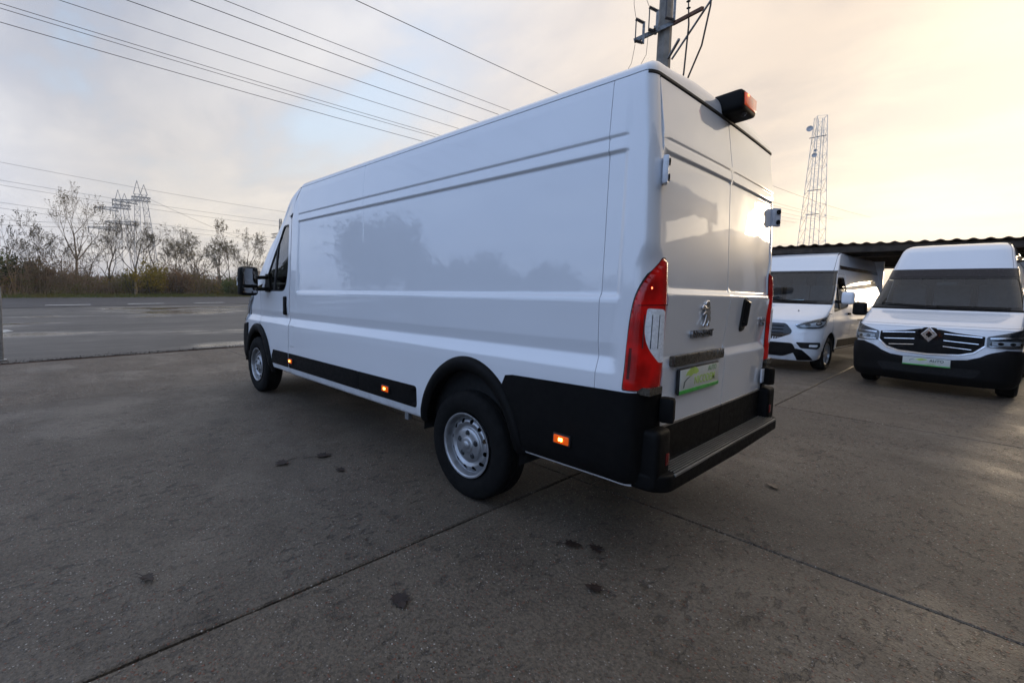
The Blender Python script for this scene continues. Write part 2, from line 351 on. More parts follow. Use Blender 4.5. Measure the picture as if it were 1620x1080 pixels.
def panel(name, outline, fmap, mat, parent=None, step=(.06, .06), holes=(), rows=(), cols=(), flange=.014, off=0., flip=False, bulge=0., bw=.03):
    """trimmed patch of a body surface: outline and holes in (u,v), fmap(u,v) gives points; analytic normals"""
    st = min(step); loops = [resample(outline, st)] + [resample(h, st) for h in holes]
    base = np.concatenate([np.array(l) for l in loops])
    u0, v0 = base.min(0); u1, v1 = base.max(0)
    us = np.unique(np.round(np.concatenate([np.linspace(u0, u1, max(2, int((u1-u0)/step[0])+1)), [c for c in cols if u0 < c < u1]]), 5))
    vs = np.unique(np.round(np.concatenate([np.linspace(v0, v1, max(2, int((v1-v0)/step[1])+1)), [c for c in rows if v0 < c < v1]]), 5))
    G = np.array(np.meshgrid(us, vs)).reshape(2, -1).T
    ok = inside(G, loops[0])
    for h in loops[1:]: ok &= ~inside(G, h)
    G = G[ok]
    if len(G):
        d = np.full(len(G), 9.)
        for i in range(0, len(base), 200):
            d = np.minimum(d, np.sqrt(((G[:, None, :]-base[None, i:i+200, :])**2).sum(2)).min(1))
        G = G[d > st*.25]
    P = np.concatenate([base, G]); E = []; k = 0
    for l in loops:
        n = len(l); E += [(k+i, k+(i+1) % n) for i in range(n)]; k += n
    V, _, F, *_ = delaunay_2d_cdt([Vector(p) for p in P], E, [], 0, 1e-6)
    V = np.array([tuple(v) for v in V]); F = np.array([f for f in F])
    c = V[F].mean(1); ok = inside(c, loops[0])
    for h in loops[1:]: ok &= ~inside(c, h)
    F = F[ok]
    e = 8e-4
    def nrm(A):
        du = fmap(A[:, 0]+e, A[:, 1])-fmap(A[:, 0]-e, A[:, 1]); dv = fmap(A[:, 0], A[:, 1]+e)-fmap(A[:, 0], A[:, 1]-e)
        n = np.cross(du, dv); n /= np.linalg.norm(n, axis=1)[:, None]+1e-12
        return -n if flip else n
    def off_at(A):
        if not bulge: return np.full(len(A), off)
        d = np.full(len(A), 9.)
        for l in loops:
            p = np.array(l); q = np.roll(p, -1, 0); w = q-p; L2 = (w**2).sum(1)+1e-12
            for i in range(0, len(p), 60):
                r_ = A[:, None, :]-p[None, i:i+60]; k_ = np.clip((r_*w[None, i:i+60]).sum(2)/L2[None, i:i+60], 0, 1)
                d = np.minimum(d, np.sqrt(((r_-k_[..., None]*w[None, i:i+60])**2).sum(2)).min(1))
        t = np.clip(d/bw, 0, 1); return off+bulge*np.sqrt(np.clip(1-(1-t)**2, 0, 1))
    n3 = nrm(V); P3 = fmap(V[:, 0], V[:, 1])+n3*off_at(V)[:, None]
    if bulge:                                                       # normals of the swollen surface
        du = fmap(V[:, 0]+e, V[:, 1])+n3*off_at(V+[e, 0])[:, None]-fmap(V[:, 0]-e, V[:, 1])-n3*off_at(V-[e, 0])[:, None]
        dv = fmap(V[:, 0], V[:, 1]+e)+n3*off_at(V+[0, e])[:, None]-fmap(V[:, 0], V[:, 1]-e)-n3*off_at(V-[0, e])[:, None]
        q = np.cross(du, dv); q /= np.linalg.norm(q, axis=1)[:, None]+1e-12; n3b = -q if flip else q
    else: n3b = n3
    if flip: F = F[:, ::-1]
    # CDT triangles are counter-clockwise in (u,v)
    verts = list(P3); norms = list(n3b); faces = [tuple(int(i) for i in f) for f in F]
    if flange:
        for li, l in enumerate(loops):
            A = np.array(l); n = nrm(A); p = fmap(A[:, 0], A[:, 1])+n*off_at(A)[:, None]; q = p-n*flange
            tg = np.roll(p, -1, 0)-np.roll(p, 1, 0); on_ = np.cross(tg, n); on_ /= np.linalg.norm(on_, axis=1)[:, None]+1e-12
            area = 0.5*np.sum(A[:, 0]*np.roll(A[:, 1], -1)-np.roll(A[:, 0], -1)*A[:, 1])
            s = 1 if (area > 0) != flip else -1
            if li > 0: s = -s
            on_ = on_*s; k = len(verts); m = len(l)
            verts += list(p)+list(q); norms += list(on_)+list(on_)
            for i in range(m):
                j = (i+1) % m; fq = (k+i, k+m+i, k+m+j, k+j)
                faces.append(fq if s*(1) > 0 else fq[::-1])
    return mobj(name, verts, faces, mat, parent, normals=norms)
def text_mesh(s, size, ext, bold=0.0, shear=0., spacing=1.):
    c = bpy.data.curves.new('lettering', 'FONT'); c.body = s; c.size = size; c.extrude = ext; c.align_x = 'CENTER'; c.align_y = 'CENTER'; c.offset = bold; c.shear = shear; c.space_character = spacing
    c.resolution_u = 3
    o = bpy.data.objects.new('lettering', c); COL.objects.link(o); bpy.context.view_layer.update()
    me = bpy.data.meshes.new_from_object(o.evaluated_get(bpy.context.evaluated_depsgraph_get())); bpy.data.objects.remove(o); return me
def text_obj(name, s, size, ext, mat, parent, right, upv, pos, **k):
    me = text_mesh(s, size, ext, **k); r, u = Vector(right).normalized(), Vector(upv).normalized(); nn = r.cross(u)
    M = Matrix((r, u, nn)).transposed().to_4x4(); M.translation = pos; me.transform(M); me.materials.clear(); me.materials.append(MAT[mat])
    return link(bpy.data.objects.new(name, me), parent)
def smooth_table(pts, lo, hi, sig, n=4000):
    z = np.linspace(lo, hi, n); y = np.interp(z, [p[0] for p in pts], [p[1] for p in pts])
    h = (hi-lo)/(n-1); k = max(1, int(3*sig/h)); g = np.exp(-.5*(np.arange(-k, k+1)*h/sig)**2); g /= g.sum()
    y = np.convolve(np.pad(y, k, mode='edge'), g, 'valid')
    return lambda q: np.interp(q, z, y)
sstep = lambda x, a, b: (lambda t: t*t*(3-2*t))(np.clip((x-a)/(b-a), 0, 1))
def ellipse(cx, cy, a, b, n=40, t0=0, t1=2*math.pi): return [(cx+a*math.cos(t0+(t1-t0)*k/n), cy+b*math.sin(t0+(t1-t0)*k/n)) for k in range(n)]
# ------------------------------------------------------------------ ground
GR = .012
def terr(x, y):
    return np.clip((np.asarray(x, float)-10)/14, 0, 1)*GR*np.clip(4-np.asarray(y, float), -26, 60)
def kerbx(y): return 8.82-.137*y
def sheet(name, x0, x1, y0, y1, nx, ny, z, mat, kind='structure', xs=None, ys=None):
    xs = np.linspace(x0, x1, nx) if xs is None else np.array(xs, float); ys = np.linspace(y0, y1, ny) if ys is None else np.array(ys, float)
    v = [(x, y, float(terr(x, y))+z) for y in ys for x in xs]; n = len(xs)
    f = [(j*n+i, j*n+i+1, (j+1)*n+i+1, (j+1)*n+i) for j in range(len(ys)-1) for i in range(n-1)]
    return tag(mobj(name, v, f, mat, None, 60), kind=kind)
gx = [-3000, -1000, -300, -60, -20, 0, 5, 9, 10, 12, 15, 18, 21, 24, 28, 40, 60, 100, 200, 500, 1200, 3000]
gy = [-3000, -1000, -300, -100, -56, -40, -20, -5, 4, 12, 20, 30, 60, 200, 600, 3000]
sheet('ground', 0, 0, 0, 0, 0, 0, -.16, 'field', xs=gx, ys=gy)
yard = sheet('concrete_yard', -26, 9.5, -40, 16, 8, 8, -.05, 'dirt')
def slab(poly, z):
    pts = resample(poly, .14); n = len(pts); rnd = random.Random(int(1000*abs(poly[0][0]+3.3*poly[0][1])))
    P = [(x+rnd.uniform(-.0035, .0035), y+rnd.uniform(-.0035, .0035)) for x, y in pts]
    c = np.mean(P, 0); inn = [(x+(c[0]-x)*.008/max(.3, np.hypot(c[0]-x, c[1]-y)), y+(c[1]-y)*.008/max(.3, np.hypot(c[0]-x, c[1]-y))) for x, y in P]
    v = [(x, y, -.07) for x, y in P]+[(x, y, z-.006) for x, y in P]+[(x, y, z) for x, y in inn]
    f = [tuple(range(2*n, 3*n))]
    for a in (0, n): f += [(a+i, a+(i+1) % n, a+n+(i+1) % n, a+n+i) for i in range(n)]
    mobj('concrete_slab', v, f, 'concrete', yard, None)
rowsY = [-36.2, -32.2, -28.2, -24.2, -20.2, -16.2, -12.2, -8.15, -4.05, .11, 4.3, 8.5, 12.7]
for j in range(len(rowsY)-1):
    ya, yb = rowsY[j]+.007, rowsY[j+1]-.007
    xo = -.235 if ya > -5 and j % 2 == 0 else -.24
    if yb < -4: xo = -.53
    for k in range(-5, 3):
        xa, xb = xo+5.06*k+.007, xo+5.06*(k+1)-.007
        if xa > min(kerbx(ya), kerbx(yb))-.2: continue
        q = [(xa, ya), (min(xb, kerbx(ya)), ya), (min(xb, kerbx(yb)), yb), (xa, yb)]
        slab(q, random.Random(j*17+k).uniform(-.002, .002))
# forecourt beyond the gate line, the road and its dashes
ys = np.linspace(-60, 30, 46); xs_ = None
def strip(name, xa, xb, z, mat, nx=14, y0=-90, y1=30, ny=50):
    v = []; f = []; Y = np.linspace(y0, y1, ny)
    for y in Y:
        for i in range(nx):
            x = xa(y)+(xb(y)-xa(y))*(i/(nx-1))**1.3; v.append((x, y, float(terr(x, y))+z))
    f = [(j*nx+i, j*nx+i+1, (j+1)*nx+i+1, (j+1)*nx+i) for j in range(ny-1) for i in range(nx-1)]
    return tag(mobj(name, v, f, mat, None, 60), kind='structure')
RX0 = lambda y: 29.5-.19*(y-4.7)            # near edge of the road
strip('forecourt', lambda y: kerbx(y)+.20+.05*math.sin(y*3)+.04*math.sin(y*7.3), lambda y: RX0(y)+1, -.006, 'asphalt_lot', 24, ny=400)
rd = strip('road', RX0, lambda y: RX0(y)+17.5, .012, 'asphalt_road', 8)
strip('grass_verge', lambda y: RX0(y)+17.3, lambda y: RX0(y)+23, .03, 'grass_verge', 4)

# ------------------------------------------------------------------ the long white van
def hwarp(x, z):
    k = np.clip((np.asarray(x, float)+1)/3.8, 0, 1.45)
    return k*np.interp(z, [.3, .45, 1.4, 2.1, 2.5], [-.05, -.055, -.045, .02, .03])
HP_A = smooth_table([(.40, .945), (.44, .955), (.462, .976), (.53, .992), (.66, 1.0), (.95, 1.0), (1.0, .998), (1.075, .970), (1.085, .969), (1.15, .983), (1.35, .990), (1.372, .988),
                     (1.395, .969), (2.05, .953), (2.083, .951), (2.092, .966), (2.15, .960), (2.158, .957), (2.168, .966), (2.40, .948), (2.445, .940)], .38, 2.46, .0045)
HP_B = smooth_table([(.40, .945), (.44, .955), (.462, .976), (.53, .992), (.66, 1.0), (.95, 1.0), (1.05, .992), (1.20, .990), (1.40, .984), (2.10, .962), (2.40, .948), (2.445, .940)], .38, 2.46, .02)
HP_C = smooth_table([(.40, .945), (.44, .955), (.462, .976), (.53, .992), (.66, 1.0), (.95, 1.0), (1.0, .998), (1.075, .972), (1.085, .971), (1.15, .985), (1.35, .990), (1.45, .985), (1.8, .95), (2.10, .905), (2.30, .87), (2.445, .85)], .38, 2.46, .006)
def rail_y(z): return .94-.19*(1-np.sqrt(np.clip(1-((z-2.445)/.085)**2, 0, 1)))
def HW(x, z):
    x = np.asarray(x, float); z = np.asarray(z, float); zz = np.minimum(z, 2.445)
    a, b, c = HP_A(zz), HP_B(zz), HP_C(zz)
    inr = sstep(x, -1.055, -1.025)                                   # pressed panel starts behind the rear seam
    up = z > 1.2
    fr = sstep(x, 2.80, 2.78)
    y = np.where(up, b+(a-b)*inr*fr, b+(a-b)*sstep(x, -1.08, -1.0))
    cab = sstep(x, 2.9, 3.5)
    y = y*(1-cab)+c*cab
    g = np.exp(-((x-1.42)/.0035)**2)*sstep(z, 1.75, 1.95); y = y-.003*g
    y = y-np.clip(x-3.4, 0, None)**2*.035
    y = np.where(z > 2.445, y-(.94-rail_y(z)), y)
    return y
def hside(sgn=1):
    def f(u, v): return np.stack([u, sgn*HW(u, v), v+hwarp(u, v)], 1)
    return f
HXR = smooth_table([(.40, -1.20), (.74, -1.206), (1.02, -1.216), (1.035, -1.216), (1.085, -1.196), (1.15, -1.203), (1.385, -1.226), (1.402, -1.226), (1.425, -1.206), (2.045, -1.184), (2.070, -1.180),
                    (2.080, -1.192), (2.128, -1.188), (2.135, -1.184), (2.144, -1.190), (2.43, -1.152)], .38, 2.46, .004)
HXS = smooth_table([(.40, -1.20), (.74, -1.206), (1.40, -1.214), (2.08, -1.188), (2.45, -1.150)], .38, 2.46, .05)
def YDz(z): return .815+.058*sstep(z, 1.54, 1.64)
YD = .815
SE = .395
def hwrap(sgn=1, grow=0.):
    """horizontal path round the rear corner: s = 0 at the rear seam, SE at the door edge"""
    def f(s, z):
        s = np.asarray(s, float); z = np.asarray(z, float); xr = HXS(z)+.012; yd = YDz(z)
        A = .085-.040*sstep(z, 1.5, 1.66); xa = xr+A
        x0 = np.where(s < 0, -.95-s, -.95+(xa+.95)*np.clip(s/.215, 0, 1)); wy = HW(x0, z)
        th = np.clip((s-.215)/(SE-.215), 0, 1)*math.pi/2
        x = np.where(s < .215, x0, xa-A*np.sin(th)); y = np.where(s < .215, wy, yd+(wy-yd)*np.cos(th))
        t = np.clip(s-SE, 0, None); y = y-t; x = x-.012*(1-(np.abs(y)/yd)**2)*(s > SE)
        return np.stack([x, sgn*y, z+hwarp(x, z)], 1)
    return f
def hrail(sgn=1):
    w = hwrap(1)
    def f(s, q):
        s = np.asarray(s, float); b = w(s, np.full_like(s, 2.445)); a = q*math.pi/2
        core = np.stack([np.clip(b[:, 0], -1.075, None), np.minimum(b[:, 1], .75)], 1)
        k = (1-np.cos(a))[:, None]; xy = b[:, :2]*(1-k)+core*k
        z = b[:, 2]+(.085+.035*sstep(b[:, 1], .80, .35)*sstep(s, .2, .4))*np.sin(a)
        return np.stack([xy[:, 0], sgn*xy[:, 1], z], 1)
    return f
def hdoor(y, z): return np.stack([HXR(z)+.010*(np.abs(y)/YD)**2, y, z], 1)
# superellipse table for cab fronts
def se_table(n, asp):
    ph = np.linspace(0, math.pi/2, 4000); Y = np.sin(ph)**(2/n); X = np.cos(ph)**(2/n)
    s = np.concatenate([[0], np.cumsum(np.hypot(np.diff(Y), asp*np.diff(X)))]); s /= s[-1]
    return s, Y, X
HXF = smooth_table([(.22, 4.86), (.30, 4.93), (.5, 4.97), (.75, 4.98), (.95, 4.94), (1.10, 4.86), (1.25, 4.72), (1.36, 4.52), (1.42, 4.38), (1.9, 3.84), (2.25, 3.40), (2.38, 3.18), (2.45, 2.98), (2.50, 2.80), (2.53, 2.62)], .2, 2.54, .02)
HXC = smooth_table([(.22, 4.45), (.8, 4.50), (1.1, 4.38), (1.36, 4.20), (1.42, 4.12), (1.9, 3.62), (2.25, 3.12), (2.38, 2.90), (2.45, 2.74), (2.50, 2.60), (2.53, 2.45)], .2, 2.54, .02)
def fmapM(tab, XF, XC, WF, warp=None, sc=1.):
    s_, Y_, X_ = tab
    def f(u, z):
        u = np.asarray(u, float); z = np.asarray(z, float); a = np.abs(u); t = np.clip(a, 0, 1)
        xc = XC(z); D = XF(z)-xc; wc = WF(xc, z)
        x = xc+D*np.interp(t, s_, X_); y = wc*np.interp(t, s_, Y_)
        e = np.clip(a-1, 0, None); x = x-e; y = np.where(a > 1, WF(x, z), y)
        zz = z+(warp(x, z) if warp else 0)
        return np.stack([x*sc, np.sign(u)*y*sc, zz*sc], 1)
    return f
hfront = fmapM(se_table(3.4, .33), HXF, HXC, HW, hwarp)

van = tag(empty('cargo_van'), 'long high-roof white cargo van with black lower trim and lit amber side markers', 'van')
ROWS = [.43, .445, .455, .465, .475, .5, .53, .94, .97, .99, 1.0, 1.01, 1.03, 1.05, 1.065, 1.075, 1.083, 1.09, 1.1, 1.12, 1.14, 1.15, 1.16, 1.34, 1.355, 1.365, 1.372, 1.378, 1.384, 1.39, 1.396, 1.402, 1.41, 1.43,
        2.04, 2.06, 2.072, 2.078, 2.082, 2.086, 2.09, 2.094, 2.1, 2.11, 2.14, 2.148, 2.153, 2.158, 2.162, 2.166, 2.17, 2.176, 2.19]
COLS = [-1.06, -1.045, -1.035, -1.025, -1.015, -1.0, 1.408, 1.412, 1.416, 1.42, 1.424, 1.428, 1.432, 2.76, 2.78, 2.785, 2.79, 2.795, 2.80, 2.82]
def arc(cx, cz, a, b, t0, t1, n=24): return [(cx+a*math.cos(t0+(t1-t0)*k/n), cz+b*math.sin(t0+(t1-t0)*k/n)) for k in range(n+1)]
def arch_pts(cx, a, b, zlo, n=28):
    t = math.asin((zlo-.36)/b); return arc(cx, .36, a, b, t, math.pi-t, n)            # from +x foot over the top to -x foot
for sg in (1, -1):
    fl = sg > 0; sd = hside(sg)
    st = (.05, .03) if sg > 0 else (.12, .08)
    ro, co = (ROWS, COLS) if sg > 0 else ((.46, .53, 1.0, 1.075, 1.15, 1.37, 1.396, 2.08, 2.1), ())
    ra = arch_pts(0, .47, .575, .455)
    low = [(-.945, .455)] + ra[::-1] + [(2.972, .455)]
    flap = rounded([(2.815, .77), (2.955, .77), (2.955, 1.0), (2.815, 1.0)], .02)
    body = low+[(2.972, 2.12), (2.90, 2.30), (2.742, 2.441), (-.945, 2.441)]
    panel('side_panel', body, sd, 'paint_white', van, st, rows=ro, cols=co, flip=fl, holes=[flap], flange=.012)
    panel('fuel_flap', rounded([(2.818, .773), (2.952, .773), (2.952, .997), (2.818, .997)], .018), sd, 'paint_white', van, (.04, .03), rows=ro, flip=fl, flange=.01)
    # corner post
    wr = hwrap(sg)
    panel('corner_panel', [(-.002, .455), (SE, .455), (SE, 2.441), (-.002, 2.441)], wr, 'paint_white', van, (.022, .03) if sg > 0 else (.04, .08), rows=ro, cols=[.075, .085, .095, .105], flip=not fl, flange=.01)
    # roof rail running round the rear corner
    panel('roof_rail', [(-3.69, .0), (1.266, .0), (1.266, 1.), (-3.69, 1.)], hrail(sg), 'paint_white', van, (.06, .12), cols=list(np.arange(.02, .5, .02))+[-.006, -.003, .0, .003], flip=not fl, flange=.01)
    # lower black trim behind the wheel, wraps to the rear
    def wx(x): return -.95-x
    a2 = [(wx(x), z) for x, z in arch_pts(0, .50, .605, .475) if x < -.28]
    tr = a2[::-1][:1]+[(.36, .475), (.36, .918), (.2, .918), (wx(-.36), .905), (wx(-.325), .895)]+a2[:-1]
    tr = [(wx(-.49), .475), (SE, .475), (SE, .925), (.2, .922), (wx(-.40), .908), (wx(-.35), .90)] + [p for p in a2 if p[1] > .5 and p[1] < .86]
    panel('lower_trim', tr, wr, 'black_plastic', van, (.05, .04), flip=not fl, off=.012, flange=.02, bulge=.006, bw=.03)
    # wheel arch flares
    for cx, ao, bo, ai, bi, zl in ((0, .505, .615, .425, .525, .44), (4.035, .545, .61, .435, .515, .40)):
        o = arch_pts(cx, ao, bo, zl); i = arch_pts(cx, ai, bi, zl)
        nt_, nw_ = 72, 12; gv = []
        for w in np.linspace(0, 1, nw_):
            q = np.array(arch_pts(cx, ai+(ao-ai)*w, bi+(bo-bi)*w, zl, nt_-1)); b3 = sd(q[:, 0], q[:, 1]); b3[:, 1] += sg*(-.012*(w == 1)+.004+.026*math.sin(math.pi*min(1, w*.92+.04))**.6); gv += list(b3)
        inn = gv[:nt_]; gv += [np.array([p[0], p[1]-sg*.07, p[2]]) for p in inn]
        gf = [(j*nt_+k, j*nt_+k+1, (j+1)*nt_+k+1, (j+1)*nt_+k) for j in range(nw_-1) for k in range(nt_-1)]+[(k, k+1, nw_*nt_+k+1, nw_*nt_+k) for k in range(nt_-1)]
        mobj('arch_flare', gv, gf if sg < 0 else [q[::-1] for q in gf], 'black_plastic', van, 50)
        m = MB(); n = 26; ring = arch_pts(cx, ai+.035, bi+.035, .36, n); v = []
        for x, z in ring: v += [(x, sg*.985, z), (x, sg*.60, z)]
        m.add(v, [(2*k, 2*k+1, 2*k+3, 2*k+2) for k in range(n)]); k = len(m.v)
        m.add([(x, sg*.60, z) for x, z in ring], [tuple(range(n+1))]); m.build('wheel_housing', 'cavity', van, None)
    # side mouldings
    for x0, x1 in ((.545, 1.398), (1.404, 2.966), (2.988, 3.44)):
        q = [(x0, .525), (x1, .525), (x1, .69), (x0, .69)]
        if x1 > 3.3: q = [(x0, .525), (3.52, .525), (3.44, .69), (x0, .69)]
        panel('side_moulding', rounded(q, [.012]*4 if x0 > .6 else [.03, .005, .005, .03]), sd, 'black_plastic', van, (.06, .03), flip=fl, off=.004, bulge=.014, bw=.02, flange=.02)
    # front door, its window, frame and glass
    fa = [p for p in arch_pts(4.035, .56, .625, .47) if p[0] < 3.93]
    dl = [(2.984, .47)]+fa[::-1][:1]+fa[::-1][1:]+[(3.92, 1.0), (3.93, 1.36), (3.86, 1.47), (3.32, 2.135), (3.20, 2.165), (3.05, 2.165), (2.99, 2.12)]
    win = rounded([(3.07, 2.085), (3.045, 1.60), (3.10, 1.385), (3.80, 1.385), (3.80, 1.45), (3.31, 2.085)], [.04, .1, .16, .03, .03, .05])
    panel('front_door', dl, sd, 'paint_white', van, st, rows=ro, holes=[win], flip=fl, flange=.02)
    wi = rounded([(3.085, 2.07), (3.062, 1.60), (3.115, 1.40), (3.785, 1.40), (3.785, 1.445), (3.30, 2.07)], [.04, .1, .15, .03, .03, .05])
    panel('window_frame', win, sd, 'seal', van, (.05, .05), holes=[wi], flip=fl, off=-.003, flange=.02)
    panel('window_glass', win, sd, 'glass', van, (.08, .08), flip=fl, off=-.012, flange=0)
    panel('window_divider', [(3.42, 1.39), (3.48, 1.39), (3.46, 1.86), (3.43, 1.90)], sd, 'seal', van, (.05, .05), flip=fl, off=-.002, flange=.015)
    bevbox('door_handle', (3.095, sg*(.990), 1.222+float(hwarp(3.095, 1.22))), (.075, .035, .215), 'black_plastic', van, .03)
    # wing between door and nose, cut by the front arch
    fw_ = [p for p in arch_pts(4.035, .50, .575, .40)]
    panel('front_wing', [(3.928, 1.0), (3.938, 1.36)]+[(4.0, 1.42), (4.12, 1.415), (4.20, 1.36), (4.38, 1.1), (4.46, .95), (4.49, .8)]+[p for p in fw_ if p[0] < 4.46 and p[1] > .7 and p[0] > 3.93], sd, 'paint_white', van, st, rows=ro, flip=fl, flange=.012)
    a_p = [(1.0, 1.42), (1.0, 1.6), (1.0, 2.0), (1.0, 2.3), (1.0, 2.441), (.78, 2.441), (.80, 2.25), (.84, 1.42)]
    f3 = lambda u, v, sg=sg: hfront(u*sg, v)
    # pillar between windscreen and door, and the roof side above the door
    pil = [(.85, 1.44), (1.0, 1.44)]
    for z in np.linspace(1.47, 2.16, 12):
        xd = np.interp(z, [1.47, 2.135, 2.16], [3.868, 3.33, 3.2]); pil.append((1+max(0., float(HXC(z)-xd)), float(z)))
    pil += [(1+float(HXC(2.165)-3.05), 2.172), (1+float(HXC(2.165)-2.985), 2.20), (1+float(HXC(2.30)-2.905), 2.302), (1+float(HXC(2.438)-2.75), 2.438), (.80, 2.438), (.82, 2.2)]
    panel('door_pillar', pil, f3, 'paint_white', van, (.03, .04), flip=(sg < 0), flange=.01)
    # bumper side ahead of the front wheel
    panel('front_corner', [(.55, .27), (1.0, .27), (1.10, .40), (1.02, .80), (.98, .96), (.80, .90), (.55, .74)], f3, 'black_plastic', van, (.04, .05), flip=(sg < 0), off=.012, flange=.03)
    panel('headlight', rounded([(.70, .93), (.93, .99), (1.01, 1.30), (.97, 1.36), (.80, 1.12)], .03), f3, 'lens_clear', van, (.03, .04), flip=(sg < 0), off=.008, flange=.03)
    panel('headlight_bowl', rounded([(.71, .94), (.92, 1.0), (1.0, 1.29), (.97, 1.34), (.81, 1.12)], .03), f3, 'lamp_inner', van, (.03, .04), flip=(sg < 0), off=-.02, flange=0)
    # door mirror: two arms, tall shell, main and lower glass, indicator
    arm = MB(); 
    for z in (1.36, 1.50): arm.tube([(3.62, sg*.95, z), (3.60, sg*1.06, z-.005), (3.63, sg*1.15, z-.01)], .022, 8)
    arm.box((3.63, sg*.985, 1.43), (.14, .035, .22))
    arm.build('mirror_arm', 'black_plastic', van)
    sh = bevbox('mirror_shell', (3.655, sg*1.225, 1.445), (.15, .215, .345), 'black_plastic', van, .055, seg=4)
    bevbox('mirror_glass', (3.577, sg*1.222, 1.50), (.012, .168, .195), 'mirror_tint', sh, .004)
    bevbox('wide_angle_glass', (3.577, sg*1.222, 1.335), (.012, .155, .06), 'mirror_tint', sh, .004)
    bevbox('mirror_indicator', (3.69, sg*1.335, 1.44), (.06, .012, .10), 'lens_clear', sh, .005)
    # side marker lamps, lit
    for x in (2.86, .93, -.78):
        y = float(HW(x, .6))+.018; z = .612+float(hwarp(x, .61))
        bevbox('marker_bezel', (x, sg*(y+.002), z), (.112, .022, .060), 'seal', van, .006); mk = bevbox('side_marker', (x, sg*(y+.008), z), (.096, .022, .046), 'amber_lit', van, .008)
        bevbox('marker_bulb', (x, sg*(y+.021), z+.002), (.024, .006, .018), 'bulb_amber', mk, .003)
    # tail lamp on the corner
    tl = rounded([(0.2000, .935), (0.3818, .935), (0.3880, 1.05), (0.3880, 1.57), (0.3641, 1.565), (0.2887, 1.48), (0.2355, 1.385), (0.2160, 1.28), (0.2071, 1.15)], [.01, .01, .05, .02, .03, .05, .05, .05, .05])
    panel('lamp_bed', [(a+(-.006 if a < .3 else .003), b+(.006 if b > 1.2 else -.004)) for a, b in tl], wr, 'seal', van, (.02, .03), flip=not fl, off=.003, flange=.02)
    tlo = panel('tail_lamp', tl, wr, 'lens_red', van, (.012, .02), flip=not fl, off=.004, bulge=.020, bw=.03, flange=.012)
    cl = rounded([(0.2869, 1.33), (0.3667, 1.325), (0.3720, 1.07), (0.3508, 1.07), (0.2993, 1.14), (0.2798, 1.22)], [.012, .02, .02, .02, .05, .04])
    panel('reversing_lens', cl, wr, 'lens_white', tlo, (.012, .02), flip=not fl, off=.0245, flange=.006, bulge=.006, bw=.014)
    for q in (.275, .305, .335): panel('lens_rib', [(q, 1.14), (q+.003, 1.14), (q+.003, 1.30), (q, 1.30)], wr, 'lamp_dark', tlo, (.02, .03), flip=not fl, off=.031, flange=.002)
    panel('lamp_division', [(0.2488, 1.340), (0.3774, 1.345), (0.3774, 1.350), (0.2497, 1.345)], wr, 'lens_red_dark', tlo, (.02, .02), flip=not fl, off=.0255, flange=.003)
    panel('lamp_column', [(0.2266, .99), (0.2372, .99), (0.2390, 1.14), (0.2284, 1.14)], wr, 'lens_red_dark', tlo, (.02, .02), flip=not fl, off=.0255, flange=.003)
    w = wr(np.array([.31]), np.array([1.425]))[0]; bevbox('tail_bulb', (w[0]-.012, w[1]+sg*.018, w[2]), (.012, .012, .012), 'bulb_red', tlo, .004)
    # rear door leaf
    y0, y1 = (.004, .812); k = sg
    dr = [(k*y0, .735), (k*y1, .735), (k*y1, 1.54)]+[(k*(float(YDz(z))-.003), z) for z in (1.56, 1.58, 1.60, 1.62, 1.64, 1.66)]+[(k*.870, 2.424), (k*y0, 2.424)]
    dr = dr if sg > 0 else dr[::-1]
    rr = [.738, 1.0, 1.02, 1.03, 1.04, 1.06, 1.08, 1.09, 1.11, 1.15, 1.37, 1.385, 1.393, 1.4, 1.406, 1.412, 1.418, 1.424, 1.43, 1.44, 2.04, 2.055, 2.064, 2.069, 2.073, 2.077, 2.081, 2.086, 2.09, 2.12, 2.127, 2.132, 2.136, 2.14, 2.144, 2.15]
    d = panel('rear_door', rounded(dr, [.012, .012]+[0]*7+[.012, .012] if sg > 0 else [.012, .012]+[0]*7+[.012, .012]), hdoor, 'paint_white', van, (.05, .04), rows=rr, flip=True, flange=.02)
    panel('door_skirt', rounded([(k*a, b) for a, b in ((y0, .555), (.77, .555), (.77, .73), (y0, .73))][::sg], .006), hdoor, 'black_plastic', d, (.05, .04), flip=True, off=.002, flange=.02)
    panel('skirt_edge', [(k*a, b) for a, b in ((y0+.004, .731), (.775, .731), (.775, .742), (y0+.004, .742))][::sg], hdoor, 'step_rib', d, (.05, .01), flip=True, off=.006, flange=.006)
    # hinges
    h = bevbox('upper_hinge', (-1.200, sg*.892, 1.975), (.026, .065, .13), 'hinge_paint', van, .008, Matrix.Rotation(sg*R(28), 3, 'Z'))
    for dz in (.036, -.036):
        mm = MB().lathe([(.0, -.002), (.016, -.002), (.018, .004), (.012, .005), (.010, 0), (0, 0)], 14, 'x')
        o = mm.build('hinge_recess', 'cavity', h); o.location = (-1.216, sg*.888, 1.975+dz); o.rotation_euler = (0, 0, R(180)+sg*R(28))
    bevbox('lower_hinge', (-1.238, sg*.815, .835), (.07, .07, .125), 'black_plastic', van, .018, Matrix.Rotation(sg*R(18), 3, 'Z'))
    bevbox('hinge_leaf', (-1.219, sg*.765, .84), (.012, .07, .10), 'hinge_paint', van, .004)
    pl = MB(); pl.box((-1.16, sg*.905, .935), (.12, .13, .035)); pl.build('corner_ledge', 'trim_bronze', van)
    bevbox('bumper_corner', (-1.198, sg*.868, .60), (.125, .15, .30), 'black_plastic', van, .035, seg=4)
    bevbox('rear_reflector', (-1.259, sg*.835, .60), (.012, .035, .06), 'reflector', van, .006)
    # mud flap, sill pad
bevbox('jacking_bracket', (.83, .86, .375), (.05, .04, .09), 'steel', van, .006)
